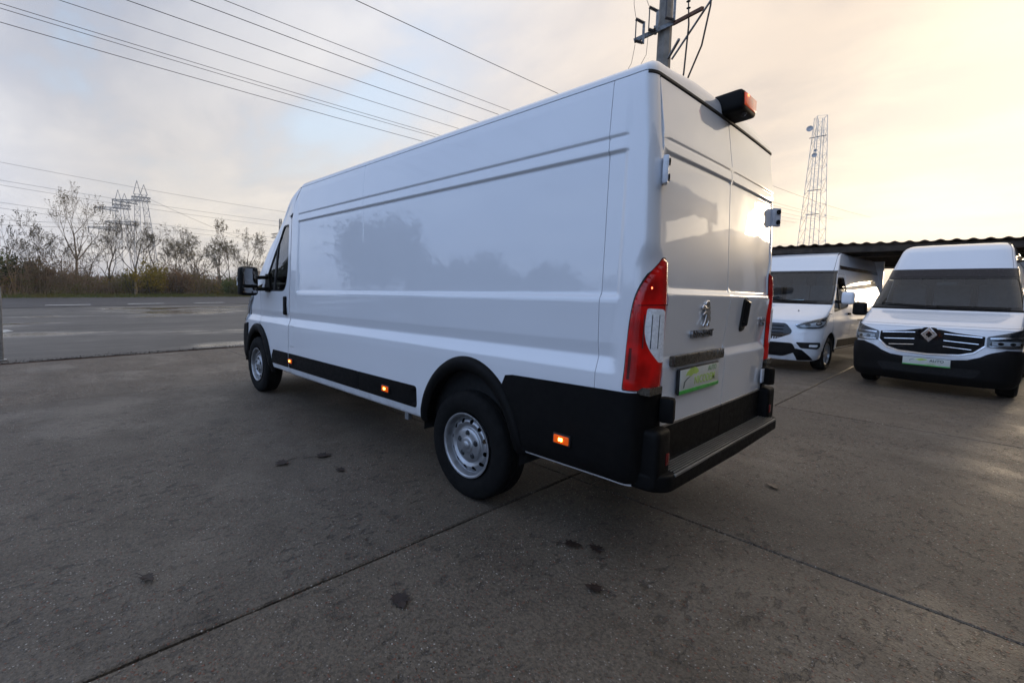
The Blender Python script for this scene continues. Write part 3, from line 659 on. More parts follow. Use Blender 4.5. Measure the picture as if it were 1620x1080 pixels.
# roof, gutter, nose
panel('roof', [(-1.08, -.76), (2.62, -.76), (2.62, .76), (-1.08, .76)], lambda x, y: np.stack([x, y, 2.526+.035*(1-(y/.76)**2)+hwarp(x, 2.5+0*x)], 1), 'paint_white', van, (.25, .15))
panel('roof_brow', [(-1.0, 2.443)]+[(u, 2.443) for u in np.linspace(-.9, .9, 7)]+[(1.0, 2.443), (1.0, 2.528), (-1.0, 2.528)], hfront, 'paint_white', van, (.06, .02), flange=0)
gut = MB(); w1 = hwrap(1); ss = np.linspace(.27, 1.268, 40); pl_ = w1(ss, np.full(40, 2.436)); pts = [Vector(p) for p in pl_]+[Vector((p[0], -p[1], p[2])) for p in pl_[::-1][1:]]
gut.tube([p+Vector((.004, 0, 0)) for p in pts], .011, 6); gut.build('rain_gutter', 'seal', van)
panel('windscreen', [(-.84, 1.44), (.84, 1.44), (.80, 2.2), (.78, 2.40), (-.78, 2.40), (-.80, 2.2)], hfront, 'glass', van, (.06, .06), flange=0)
panel('windscreen_header', [(-.79, 2.40), (.79, 2.40), (.80, 2.44), (-.80, 2.44)], hfront, 'paint_white', van, (.06, .02), flange=.01)
panel('bonnet', [(-.86, 1.08), (.86, 1.08), (1.0, 1.37), (.95, 1.43), (-.95, 1.43), (-1.0, 1.37)], hfront, 'paint_white', van, (.06, .03), flange=.01)
panel('nose', [(-1.0, .75), (1.0, .75), (1.0, 1.07), (.86, 1.07), (-.86, 1.07), (-1.0, 1.07)], hfront, 'paint_white', van, (.06, .05), off=-.004, flange=.01)
panel('grille', rounded([(-.58, .84), (.58, .84), (.66, 1.02), (-.66, 1.02)], .04), hfront, 'black_gloss', van, (.06, .05), off=.008, flange=.02)
panel('front_bumper', [(-.56, .27), (.56, .27), (.56, .74), (-.56, .74)], hfront, 'black_plastic', van, (.06, .05), off=.01, flange=.03)
# light-blocking inner box, floor, bulkhead, seats
m = MB(); m.box((.90, 0, 1.42), (3.9, 1.80, 1.9)); m.build('light_block_box', 'cavity', van, None)  # dark box added inside the body to stop light through panel gaps
m = MB(); m.box((1.75, 0, .40), (5.7, 1.16, .10)); m.box((1.8, 0, .45), (2.2, 1.84, .06)); m.box((-.82, 0, .50), (.7, 1.7, .06)); m.tube([(0, -.75, .36), (0, .75, .36)], .07, 10); m.tube([(4.035, -.75, .36), (4.035, .75, .36)], .06, 10)
m.tube([(2.6, -.35, .33), (1.2, -.4, .31), (.2, -.5, .34)], .05, 8); m.box((1.5, .3, .33), (.9, .5, .1)); m.build('underbody', 'under', van, None)
m = MB(); m.box((4.1, 0, .9), (.5, 1.5, .6)); m.build('engine_block', 'cavity', van, None)
bevbox('dashboard', (3.95, 0, 1.25), (.5, 1.7, .38), 'dash', van, .08); bevbox('cab_floor', (3.45, 0, .62), (1.2, 1.76, .06), 'dash', van, .01)
for y in (.5, -.28, -.66):
    s_ = bevbox('seat', (3.28, y, .95), (.48, .44 if y > 0 else .36, .2), 'seat_cloth', van, .06)
    bevbox('backrest', (3.02, y, 1.32), (.14, .42 if y > 0 else .34, .62), 'seat_cloth', s_, .05, Matrix.Rotation(R(-8), 3, 'Y')); bevbox('headrest', (2.985, y, 1.72), (.09, .24, .17), 'seat_cloth', s_, .035)
m = MB(); m.lathe([(.19*1+.015*math.cos(t), .015*math.sin(t)) for t in np.linspace(0, 2*math.pi, 9)], 28, 'x'); o = m.build('steering_wheel', 'dash', van); o.location = (3.68, .5, 1.35); o.rotation_euler = (0, R(-25), 0)
# rear step with its ribs
bm = bmesh.new(); ol = rounded([(-1.12, .955), (-1.24, .945), (-1.300, .88), (-1.312, 0), (-1.300, -.88), (-1.24, -.945), (-1.12, -.955)], [.02, .03, .05, .0, .05, .03, .02], 6)
vb = [bm.verts.new((x, y, .452)) for x, y in ol]; vt = [bm.verts.new((x, y, .535)) for x, y in ol]; n = len(ol)
bm.faces.new(vb); top = bm.faces.new(vt[::-1])
for i in range(n): bm.faces.new((vb[i], vt[i], vt[(i+1) % n], vb[(i+1) % n]))
bmesh.ops.recalc_face_normals(bm, faces=bm.faces); bmesh.ops.bevel(bm, geom=[e for e in bm.edges if abs(e.verts[0].co.z-e.verts[1].co.z) < .001], offset=.016, segments=3, affect='EDGES', profile=.6)
me = bpy.data.meshes.new('rear_step'); bm.to_mesh(me); bm.free(); me.materials.append(MAT['black_plastic']); me.polygons.foreach_set('use_smooth', [True]*len(me.polygons)); me.set_sharp_from_angle(angle=R(40))
step_o = link(bpy.data.objects.new('rear_step', me), van)
for i in range(6):
    bevbox('step_rib', (-1.207-.0155*i, 0, .537), (.007, 1.62, .008), 'step_rib', step_o, .003)
bevbox('step_edge', (-1.298, 0, .529), (.014, 1.66, .014), 'step_rib', step_o, .005)
panel('bumper_face', [(-.80, .47), (.80, .47), (.80, .556), (-.80, .556)], lambda y, z: np.stack([-1.19+0*y, y, z], 1), 'under', van, (.1, .05), flip=True, flange=.03)
# high level lamp with camera
bx = bevbox('brake_lamp_housing', (-1.158, 0, 2.505), (.205, .235, .118), 'black_plastic', van, .03, Matrix.Rotation(R(4), 3, 'Y'), 3)
bevbox('brake_lamp_lens', (-1.2605, 0, 2.512), (.012, .19, .070), 'lens_orange', bx, .005); bevbox('brake_lamp_bulb', (-1.2675, .06, 2.535), (.004, .022, .012), 'bulb_red', bx, .002)
m = MB().lathe([(0, .012), (.014, .010), (.018, 0), (0, 0)], 14, 'x'); o = m.build('reversing_camera', 'black_gloss', bx); o.location = (-1.235, .02, 2.452); o.rotation_euler = (0, R(120), 0)
# handle, grip strip, plate, badges on the doors
hs = panel('handle_bowl', rounded([(-.325, 1.175), (-.235, 1.175), (-.235, 1.392), (-.325, 1.392)], .038, 8), hdoor, 'seal', van, (.012, .012), flip=True, off=.002, bulge=.010, bw=.012, flange=.01)
panel('handle_grip', rounded([(-.30, 1.205), (-.248, 1.205), (-.248, 1.38), (-.30, 1.38)], .024, 8), hdoor, 'black_gloss', hs, (.010, .012), flip=True, off=.012, bulge=.022, bw=.022, flange=.01)
bevbox('plate_lamp_strip', (float(HXR(1.06))-.012, .405, 1.064), (.03, .68, .056), 'trim_bronze', van, .008)
pf = bevbox('plate_frame', (-1.222, .405, .952), (.014, .54, .136), 'seal', van, .005)
bevbox('plate_face', (-1.2305, .405, .960), (.004, .522, .108), 'plate_white', pf, .0015); bevbox('plate_stripe', (-1.2325, .405, .897), (.004, .53, .020), 'plate_green', pf, .0015)
RX, UX = (0, -1, 0), (0, 0, 1)
text_obj('plate_text', 'AUTO', .042, .0006, 'plate_ink_green', pf, RX, UX, (-1.2332, .245, .994), spacing=1.05)
text_obj('plate_text', 'NICODEM', .060, .0006, 'plate_lime', pf, RX, UX, (-1.2332, .345, .943), bold=.0008, spacing=1.08)
m = MB(); P = lambda a, b, c: (-1.2326-c, .52-a, .992+b)
m.prism([(x*.085, y*.026) for x, y in ((-1, -.5), (-.75, .3), (-.3, .85), (.4, 1.0), (.85, .5), (1, -.1), (.6, -.5), (.2, -.3), (-.2, -.8), (-.6, -.4))], .0008, P); m.build('plate_logo', 'plate_lime', pf, None)
m = MB(); m.prism([(x*.05-.06, y*.03-.045) for x, y in ((-1, -1), (-.8, .1), (0, .7), (.9, .9), (0, .45), (-.55, 0), (-.7, -.9))], .0009, P); m.build('plate_logo', 'plate_ink', pf, None)
for k in range(22):
    pass
text_obj('maker_badge', 'PEUGEOT', .054, .007, 'badge_metal', van, RX, UX, (float(HXR(1.185))-.005, .365, 1.188), bold=.0018, spacing=1.32)
text_obj('engine_badge', 'BLUE', .036, .005, 'badge_metal', van, RX, UX, (float(HXR(1.24))-.003, -.695, 1.243), bold=.001)
text_obj('engine_badge', 'HDi', .036, .005, 'badge_metal', van, RX, UX, (float(HXR(1.215))-.003, -.695, 1.212), bold=.001)
LION = [(-.10, 1.0), (.06, 1.02), (.16, .94), (.20, .80), (.22, .62), (.30, .50), (.27, .34), (.34, .22), (.30, .08), (.20, -.02), (.24, -.10), (.18, -.16), (.02, -.12), (.06, .02), (.14, .10), (.10, .24), (-.02, .20), (-.10, .06), (-.20, -.06), (-.16, -.14), (-.36, -.14), (-.36, -.04), (-.24, .10), (-.16, .26), (-.10, .40), (-.22, .42), (-.34, .34), (-.44, .40), (-.34, .50), (-.16, .54), (-.26, .60), (-.42, .70), (-.46, .60), (-.54, .70), (-.44, .84), (-.24, .78), (-.08, .70), (-.12, .80), (-.22, .84), (-.20, .92)]
m = MB(); m.prism([(x*.135+.015, y*.125) for x, y in LION], .012, lambda a, b, c: (float(HXR(1.29))-.002-c, .365-a, 1.245+b)); o = m.build('lion_badge', 'chrome', van, 30)
bv = o.modifiers.new('edge', 'BEVEL'); bv.width = .0035; bv.segments = 2
m = MB(); m.tube([(-1.222, .325, 1.25), (-1.225, .315, 1.28), (-1.222, .322, 1.31), (-1.222, .308, 1.335)], .006, 6); m.build('lion_tail', 'chrome', o)

# wheels
def wheel_meshes(ro, rr, wd, holes=12, name='w'):
    h = wd/2; t = MB()
    t.lathe([(rr-.012, h*.60), (rr+.004, h*.80), (rr+.02, h*.93), ((rr+ro)/2, h*1.02), (ro-.035, h*.97), (ro-.012, h*.86), (ro-.001, h*.70), (ro, h*.46), (ro-.009, h*.45), (ro-.009, h*.38), (ro, h*.37), (ro, h*.05), (ro-.009, h*.04), (ro-.009, -h*.04), (ro, -h*.05), (ro, -h*.70), (ro-.035, -h*.97), (rr, -h*.8)], 56)
    k = rr/.215
    Y = smooth_table([(0, .068), (.048*k, .068), (.052*k, .060), (.110*k, .056), (.116*k, .040), (.128*k, .042), (.142*k, .056), (.160*k, .052), (.178*k, .034), (.189*k, .026), (.194*k, .055), (.199*k, .078), (.209*k, .084), (.217*k, .080)], 0, .22*k, .0022)
    hl = [ellipse(.161*k*math.cos(a), .161*k*math.sin(a), .0155*k, .0155*k, 14) for a in [2*math.pi*(i+.3)/holes for i in range(holes)]]
    def f(u, v):
        r = np.hypot(u, v); return np.stack([u, h-.082+Y(r), v], 1)
    rings = np.concatenate([np.stack([r*np.cos(np.linspace(0, 2*math.pi, 49)[:-1]), r*np.sin(np.linspace(0, 2*math.pi, 49)[:-1])], 1) for r in np.array([.02, .045, .05, .055, .08, .108, .112, .116, .122, .13, .14, .166, .176, .184, .19, .194, .198, .203, .209])*k])
    return t, f, hl, rings
def make_wheel(parent, loc, sg, ro=.362, rr=.215, wd=.225, holes=12, rim='silver', spokes=False):
    t, f, hl, rings = wheel_meshes(ro, rr, wd, holes)
    key = (ro, rr, wd, holes)
    if key not in make_wheel.c:
        w = t.build('wheel', 'rubber')
        loops = [ellipse(0, 0, rr*1.012, rr*1.012, 64)]+hl; base = np.concatenate([np.array(l) for l in loops])
        ok = np.ones(len(rings), bool)
        for q in loops[1:]:
            c_ = np.array(q).mean(0); ok &= np.hypot(*(rings-c_).T) > .019
        P = np.concatenate([base, rings[ok]]); E = []; k = 0
        for l in loops: n = len(l); E += [(k+i, k+(i+1) % n) for i in range(n)]; k += n
        V, _, F, *_ = delaunay_2d_cdt([Vector(p) for p in P], E, [], 0, 1e-6); V = np.array([tuple(v) for v in V]); F = np.array(F)
        c_ = V[F].mean(1); ok = inside(c_, loops[0])
        for q in loops[1:]: ok &= ~inside(c_, q)
        F = F[ok][:, ::-1]; e = 8e-4
        n3 = -np.cross(f(V[:, 0]+e, V[:, 1])-f(V[:, 0]-e, V[:, 1]), f(V[:, 0], V[:, 1]+e)-f(V[:, 0], V[:, 1]-e)); n3 /= np.linalg.norm(n3, axis=1)[:, None]
        r = mobj('rim', f(V[:, 0], V[:, 1]), [tuple(map(int, q)) for q in F], rim, w, normals=n3)
        b = MB(); h = wd/2-.082
        b.lathe([(rr*1.0, h-.01), (rr*.98, h-.12), (.05, h-.13)], 32); b.build('drum', 'cavity', w)
        for i in range(5):
            a = 2*math.pi*i/5+.3; cx, cz = .079*rr/.215*math.cos(a), .079*rr/.215*math.sin(a)
            b = MB(); b.lathe([(.0, h+.069), (.010, h+.069), (.0115, h+.066), (.0115, h+.0565), (.0125, h+.0585), (.019, h+.0595), (.021, h+.0565)], 12, c=(cx, 0, cz)); b.build('bolt', 'lamp_dark', r)
        b = MB(); b.lathe([(0, h+.080), (.020, h+.079), (.028, h+.073), (.030, h+.066)], 20); b.build('cap', rim, r)
        make_wheel.c[key] = w; src = w; w.parent = parent
        w.location = loc; w.rotation_euler = (0, 0, 0 if sg > 0 else math.pi); return w
    def cp(o, p):
        c = o.copy(); link(c, p)
        for ch in o.children: cp(ch, c)
        return c
    src = make_wheel.c[key]; kids = list(src.children); w = src.copy(); link(w, parent)
    for ch in kids: cp(ch, w)
    w.location = loc; w.rotation_euler = (0, 0, 0 if sg > 0 else math.pi); return w
make_wheel.c = {}
for x in (0, 4.035):
    for sg in (1, -1): make_wheel(van, (x, sg*.885, .362), sg)

# ------------------------------------------------------------------ vans parked in front of the canopy
def mkbody(XFp, XCp, Wp, n, asp, sc, side=None):
    XF = smooth_table(XFp, .15, 2.62, .012); XC = smooth_table(XCp, .15, 2.62, .015); Wt = smooth_table(Wp, .15, 2.62, .012)
    def WF(x, z):
        y = Wt(z); return y-(side(x, z) if side else 0)
    tab = se_table(n, asp)
    return fmapM(tab, XF, XC, WF, None, sc), XF, XC, WF
def mir(p): return [(-a, b) for a, b in p][::-1]
def alloy(parent, loc, sg, ro, rr, wd):
    """tyre with a ten-spoke alloy rim"""
    h = wd/2
    if 'm' not in alloy.c:
        t = MB(); t.lathe([(rr-.01, h*.6), (rr+.02, h*.93), ((rr+ro)/2, h*1.02), (ro-.03, h*.97), (ro-.004, h*.75), (ro, h*.4), (ro, -h*.7), (ro-.03, -h*.97), (rr, -h*.8)], 44)
        w = t.build('wheel', 'rubber', parent)
        m = MB(); m.lathe([(rr*.86, h*.25), (rr*.92, h*.62), (rr*.95, h*.82), (rr*1.01, h*.86), (rr*1.02, h*.7)], 44)
        for i in range(10):
            a = 2*math.pi*i/10; c, s = math.cos(a), math.sin(a)
            m.bar((.03*c, h*.62, .03*s), (rr*.93*c, h*.66, rr*.93*s), .026, .022)
        m.lathe([(0, h*.78), (.03, h*.76), (.055, h*.66), (.06, h*.5)], 20)
        m.build('rim', 'silver', w); b = MB(); b.lathe([(rr, h*.3), (.04, h*.1)], 30); b.build('drum', 'cavity', w)
        alloy.c['m'] = w
    else:
        s = alloy.c['m']; w = s.copy(); link(w, parent)
        for ch in list(s.children): link(ch.copy(), w)
    w.location = loc; w.rotation_euler = (0, 0, 0 if sg > 0 else math.pi); return w
alloy.c = {}
def plain_seats(root, xs, ys, sc=1.):
    for y in ys:
        s_ = bevbox('seat', (xs+.22, y, 1.0), (.5, .46, .2), 'seat_cloth', root, .06)
        bevbox('backrest', (xs, y, 1.38), (.15, .46, .68), 'seat_cloth', s_, .06, Matrix.Rotation(R(-8), 3, 'Y')); bevbox('headrest', (xs-.04, y, 1.80), (.10, .27, .2), 'seat_cloth', s_, .04)
def van_shell(root, f, XC, WF, sc, ztop, L, wheel_x, lowz, paintm, winpoly, door_x, band, arch_r, beltz, sides=(1, -1), zroof=2.4, front_u=1.0):
    """doors, load side, glass, arches and closing shell shared by both parked vans"""
    for sg in sides:
        def sd(x, z, sg=sg): return np.stack([x*sc, sg*WF(x, z)*sc, z*sc], 1)
        fl = sg > 0
        fa = [p for p in arc(wheel_x, .34, arch_r, arch_r+.02, R(8), R(172), 22)]; rb = wheel_x-3.35
        ra = [p for p in arc(rb, .34, arch_r, arch_r+.02, R(8), R(172), 22)]
        edge = [(float(XC(z)), z) for z in np.linspace(lowz+.42, zroof, 26)]
        dx0, dx1 = door_x
        # wing ahead of the door
        wing = [(dx1-.004, .85)]+[p for p in fa[::-1] if p[0] > dx1-.03 and p[0] < float(XC(.6))-.02]+[(float(XC(.55)), .55)]+[(float(XC(z)), z) for z in np.linspace(.6, beltz, 10)]+[(dx1-.004, beltz)]
        panel('front_wing', wing, sd, paintm, root, (.06, .05), flip=fl, flange=.01)
        pill = [(dx1-.004, beltz+.004)]+[(float(XC(z)), z) for z in np.linspace(beltz+.004, zroof, 20)]+[(dx0, zroof)]
        dtop = [(x, z) for x, z in winpoly['top']]
        dpoly = [(dx0+.006, .42), (fa[-1][0]-.06, .42)]+[p for p in [(a-.0, b) for a, b in fa[::-1]] if p[0] < dx1-.03]+[(dx1-.012, .86), (dx1-.012, beltz)]+dtop
        panel('front_door', dpoly, sd, paintm, root, (.06, .05), holes=[winpoly['win']], flip=fl, flange=.012)
        panel('window_glass', winpoly['win'], sd, 'glass', root, (.1, .1), flip=fl, off=-.015, flange=0)
        panel('window_frame', winpoly['win'], sd, 'seal', root, (.05, .05), holes=[winpoly['inner']], flip=fl, off=-.006, flange=.01)
        panel('window_divider', winpoly['div'], sd, 'seal', root, (.05, .05), flip=fl, off=-.004, flange=.012)
        # cant rail above the door back to the load side
        up = [(dx0+.006, dtop[-1][1]+.004)]+[(x, z+.006) for x, z in dtop[::-1]]+[(dx1-.012, beltz+.006), (float(XC(beltz+.01)), beltz+.01)]+[(float(XC(z)), z) for z in np.linspace(beltz+.03, zroof, 22)]+[(dx0+.006, zroof)]
        panel('door_pillar', up, sd, paintm, root, (.06, .05), flip=fl, flange=.008)
        load = [(dx0, .42), (dx0, zroof), (-L, zroof), (-L, .42)]+[p for p in ra[::-1] if p[1] > .42]
        panel('load_side', load, sd, paintm, root, (.12, .06), flip=fl, flange=.01)
        if band: panel('roof_band', [(-L+.05, band[0]), (dx0+band[2], band[0]), (dx0+band[2], band[1]), (-L+.05, band[1])], sd, 'band_dark', root, (.12, .04), flip=fl, off=.006, flange=.006)
        panel('side_moulding', rounded([(-L+.3, .44), (dx1-.42, .44), (dx1-.42, .60), (-L+.3, .60)], .02), sd, 'black_plastic', root, (.15, .05), flip=fl, off=.004, bulge=.012, bw=.02, flange=.015) if band else None
        panel('slide_rail', [(-L+.35, beltz-.16), (dx0-.55, beltz-.16), (dx0-.55, beltz-.135), (-L+.35, beltz-.135)], sd, 'seal', root, (.2, .02), flip=fl, off=.002, flange=.004)
        m = MB()
        for cx in (wheel_x, rb):
            ring = arc(cx, .34, arch_r+.02, arch_r+.04, 0, math.pi, 20); v = []
            for x, z in ring: v += [(x*sc, sg*.95*sc, z*sc), (x*sc, sg*.6*sc, z*sc)]
            mm = MB(); mm.add(v, [(2*k, 2*k+1, 2*k+3, 2*k+2) for k in range(20)]); mm.add([(x*sc, sg*.6*sc, z*sc) for x, z in ring], [tuple(range(21))]); mm.build('wheel_housing', 'cavity', root, None)
            alloy(root, (cx*sc, sg*(WF(np.array([cx]), np.array([.5]))[0]-.125)*sc, .335), sg, .335, .21, .215) if alloy.use else make_wheel(root, (cx*sc, sg*(WF(np.array([cx]), np.array([.5]))[0]-.13)*sc, .335), sg, .335, .205, .215, 10)
        # rounded roof edge
        def re(x, q, sg=sg):
            a = q*math.pi/2; w = WF(x, np.full_like(x, zroof)); return np.stack([x*sc, sg*(w-(1-np.cos(a))*.2)*sc, (zroof+(ztop-zroof)*np.sin(a))*sc], 1)
        panel('roof_edge', [(-L, 0), (float(XC(zroof))+.03, 0), (float(XC(ztop-.02)), 1), (-L, 1)], re, paintm, root, (.12, .12), flip=fl, flange=0)
        bevbox('door_handle', ((dx0+.12)*sc, sg*(WF(np.array([dx0]), np.array([1.1]))[0]+.012)*sc, 1.12*sc), (.16, .03, .045), 'black_plastic', root, .012)
    wr_ = float(WF(np.array([-L]), np.array([zroof]))[0])-.2
    m = MB(); xs = np.linspace(-L, float(XC(ztop-.02))+.05, 8); v = [(x*sc, y*sc, (ztop-.004+.012*(1-(y/wr_)**2))*sc) for x in xs for y in np.linspace(-wr_-.01, wr_+.01, 7)]
    m.add(v, [(i*7+j, i*7+j+1, (i+1)*7+j+1, (i+1)*7+j) for i in range(7) for j in range(6)]); m.build('roof', paintm, root)
    m = MB(); m.box((-L*sc+.01, 0, 1.43*sc), (.06, 1.84*sc, 1.95*sc)); m.build('rear_door', paintm, root)
    m = MB(); m.box(((door_x[0]-L)/2*sc-.03, 0, 1.38*sc), ((L+door_x[0])*sc-.15, 1.5*sc, 1.7*sc)); m.build('light_block_box', 'cavity', root, None)  # added dark box behind the panels, keeps light out of the gaps
    m = MB(); m.box((-L/2*sc, 0, .34), ((L-.7)*sc, 1.1*sc, .16)); m.tube([(wheel_x*sc, -.7, .34), (wheel_x*sc, .7, .34)], .05, 8); m.build('underbody', 'under', root, None)
    bevbox('dashboard', ((float(XC(1.3))-.16)*sc, 0, 1.10*sc), (.60, 1.6*sc, .34), 'dash', root, .06)
    m = MB(); m.box(((door_x[1]+.25)*sc, 0, .75), (.7*sc, 1.3*sc, .6)); m.build('engine_block', 'cavity', root, None)
def mirror(root, c, size, sg, mat, sc):
    s_ = bevbox('mirror_shell', c, size, mat, root, min(size)*.42, seg=4)
    bevbox('mirror_arm', (c[0]+.01, c[1]-sg*(size[1]*.5+.05), c[2]-size[2]*.32), (.07, .16, .06), 'black_plastic', root, .02)
    bevbox('mirror_glass', (c[0]-size[0]/2, c[1], c[2]), (.008, size[1]*.82, size[2]*.84), 'mirror_tint', s_, .003)
def wiper(root, f, u0, u1, z0, z1, off=.02):
    u = np.linspace(u0, u1, 9); z = np.linspace(z0, z1, 9)
    p = f(u, z); q = f(u, z+.01)-f(u, z-.01); t = f(u+.01, z)-f(u-.01, z); n = np.cross(t, q); n /= np.linalg.norm(n, axis=1)[:, None]
    MB().tube([Vector(a) for a in p+n*off], .010, 5).build('wiper', 'black_plastic', root)

# --- van with the diamond badge
def van_diamond():
    sc = .953
    root = tag(empty('parked_van', (-1.739, -7.047, 0), 1.5015), 'white high-roof van with diamond grille badge and black bumper under canopy edge', 'van')
    f, XF, XC, WF = mkbody([(.15, -.10), (.22, -.05), (.32, 0), (.62, .0), (.80, -.02), (.95, -.05), (1.03, -.09), (1.08, -.14), (1.16, -.34), (1.26, -.68), (1.31, -.86), (1.35, -.93), (1.93, -1.47), (2.07, -1.58), (2.42, -1.84), (2.52, -1.98), (2.57, -2.25), (2.60, -2.6)],
                           [(.15, -.42), (.5, -.44), (.9, -.50), (1.08, -.62), (1.26, -.92), (1.35, -1.10), (1.93, -1.68), (2.07, -1.80), (2.42, -2.06), (2.52, -2.2), (2.57, -2.45), (2.60, -2.8)],
                           [(.15, .86), (.3, .93), (.6, .955), (.95, .955), (1.25, .935), (1.6, .875), (1.95, .80), (2.1, .775), (2.45, .70), (2.6, .62)], 3.2, .36, sc)
    P = dict(root=None)
    gu = lambda u: np.sign(u)*np.interp(np.abs(u), [0, .64, 1., 3.], [0, .545, 1., 3.])
    f2 = lambda u, z: f(gu(u), z)
    pn = lambda name, o, mat, **k: panel(name, o, k.pop('fm', f), mat, root, k.pop('step', (.035, .035)), **k)
    sym = lambda half: half+mir(half)
    # front skin
    pn('front_panel', sym([(0, .52), (.45, .52), (.85, .60), (1.0, .60), (1.0, 1.08), (.85, 1.085), (.5, 1.085)]) if 0 else [(-1., .5), (1., .5), (1., 1.10), (-1., 1.10)], 'paint_cool', off=-.006, flange=0)
    bt = [(1.06, .62), (1.0, .72), (.90, .775), (.78, .78), (.68, .73), (.58, .655), (.45, .60), (.25, .575), (0, .565)]
    bl = [(-a, b) for a, b in bt[::-1][1:]]
    bo = [(-1.10, .24), (-.95, .20), (0, .19), (.95, .20), (1.10, .24), (1.11, .5)]+bt+bl+[(-1.11, .5)]
    pn('front_bumper', bo, 'black_plastic', fm=f2, off=.016, flange=.04, bulge=.018, bw=.05)
    pn('bumper_intake', rounded([(-.55, .33), (.55, .33), (.62, .46), (-.62, .46)], .04), 'cavity', fm=f2, off=.036, flange=.004)
    gt = [(.61, .835), (.50, .725), (.35, .675), (0, .655)]; gl = [(-a, b) for a, b in gt[::-1][1:]]
    go = gt+gl+[(-.61, .965), (-.3, 1.0), (-.13, 1.035), (0, 1.045), (.13, 1.035), (.3, 1.0), (.61, .965)]
    g = pn('grille', go, 'black_plastic', fm=f2, off=.006, flange=.03)
    ch = [(.62, .82), (.51, .705), (.36, .655), (0, .635), (0, .648), (.355, .668), (.505, .718), (.61, .83)]
    for s in (1, -1):
        q = [(s*a, b) for a, b in ch]; panel('grille_surround', q if s > 0 else q[::-1], f2, 'chrome', g, (.03, .03), off=.012, flange=.01)
        for z0, ue, w in ((.955, .58, .011), (.855, .55, .009), (.765, .48, .009)):
            q = [(s*.17, z0+.012), (s*ue, z0-.012), (s*ue, z0-.012+w), (s*.17, z0+.012+w)]; panel('grille_bar', q if s > 0 else q[::-1], f2, 'chrome', g, (.04, .02), off=.018, flange=.012)
        for z0, ue in ((.905, .58), (.81, .53), (.72, .42)):
            q = [(s*.15, z0), (s*ue, z0-.008), (s*ue, z0+.012), (s*.15, z0+.02)]; panel('grille_slat', q if s > 0 else q[::-1], f2, 'black_plastic', g, (.04, .02), off=.012, flange=.01)
        # head lamp: bowl, brow, lens, running light
        hl = rounded([(.635, .815), (.80, .80), (1.0, .835), (1.06, .98), (1.12, 1.20), (1.0, 1.13), (.63, .96)], [.015, .02, .05, .04, .02, .06, .015])
        hl = [(s*a, b) for a, b in hl]; hl = hl if s > 0 else hl[::-1]
        b = panel('head_lamp', hl, f2, 'lamp_dark', root, (.03, .03), off=.004, flange=.02)
        fi = lambda q: [(s*a, c) for a, c in q] if s > 0 else [(s*a, c) for a, c in q][::-1]
        panel('lamp_cell', fi(rounded([(.67, .84), (.97, .86), (1.0, .915), (.67, .905)], .012)), f2, 'lamp_inner', b, (.03, .02), off=.008, flange=.005)
        for k in range(3): panel('lamp_projector', fi(ellipse(.73+.085*k, .872, .022, .022, 12)), f2, 'black_gloss', b, (.02, .02), off=.014, flange=.005)
        panel('running_light', fi([(.655, .935), (.85, .955), (.98, .965), (.98, .985), (.85, .975), (.655, .955)]), f2, 'chrome', b, (.03, .01), off=.010, flange=.004)
        panel('running_light', fi([(.655, .822), (.95, .825), (.95, .837), (.655, .834)]), f2, 'chrome', b, (.03, .01), off=.010, flange=.004)
        panel('lamp_lens', hl, f2, 'lens_clear', b, (.03, .03), off=.020, flange=.012)
    # diamond badge
    for nm, a, b_, mt, d0, d1 in (('badge_plinth', .15, .135, 'black_gloss', .0, .022), ('badge', .098, .125, 'chrome', .022, .040), ('badge_core', .042, .052, 'black_gloss', .040, .0415)):
        q = [(a, 0), (0, b_), (-a, 0), (0, -b_)]
        if nm == 'badge_plinth': q = rounded([(.15, -.03), (.15, .03), (.06, .115), (-.06, .115), (-.15, .03), (-.15, -.03), (-.05, -.135), (.05, -.135)], .02)
        m = MB(); m.prism([(x*sc, y*sc) for x, y in q], (d1-d0), lambda x, y, c, d0=d0: (.0+d0+c+float(XF(.95))*sc-.02*0, x, .955*sc+y)); o = m.build(nm, mt, g)
        if nm == 'badge': bv = o.modifiers.new('edge', 'BEVEL'); bv.width = .006; bv.segments = 2
    # plate
    pf = bevbox('plate_frame', (.045*sc, 0, .515*sc), (.02, .53, .135), 'seal', root, .004)
    bevbox('plate_face', (.058*sc, 0, .523*sc), (.006, .515, .108), 'plate_white', pf, .002); bevbox('plate_stripe', (.0585*sc, 0, .462*sc), (.007, .52, .016), 'plate_green', pf, .002)
    text_obj('plate_text', 'AUTO', .055, .0008, 'plate_ink', pf, (0, 1, 0), (0, 0, 1), (.064*sc, .115, .54*sc), bold=.001)
    text_obj('plate_text', 'NICODEM', .024, .0006, 'plate_lime', pf, (0, 1, 0), (0, 0, 1), (.064*sc, .05, .488*sc))
    m = MB(); m.prism([(x*.08, y*.022) for x, y in ((-1, -.6), (-.6, .3), (.1, 1), (.8, .6), (1, 0), (.4, -.2), (-.1, -.7), (-.6, -.1))], .001, lambda a, b, c: (.0615*sc+c, a-.06, b+.545*sc)); m.build('plate_logo', 'plate_lime', pf, None)
    m = MB(); m.prism([(x*.035-.15, y*.02-.006) for x, y in ((-1, -1), (-.8, .1), (0, .7), (.9, .9), (0, .35), (-.55, 0))], .001, lambda a, b, c: (.0615*sc+c, a, b+.54*sc)); m.build('plate_logo', 'plate_ink', pf, None)
    pn('bonnet', [(-.92, 1.105), (.92, 1.105), (1.0, 1.20), (1.02, 1.345), (.92, 1.342), (-.92, 1.342), (-1.02, 1.345), (-1.0, 1.20)], 'paint_cool', flange=.008, step=(.035, .02), rows=[1.08, 1.09, 1.10, 1.115, 1.13])
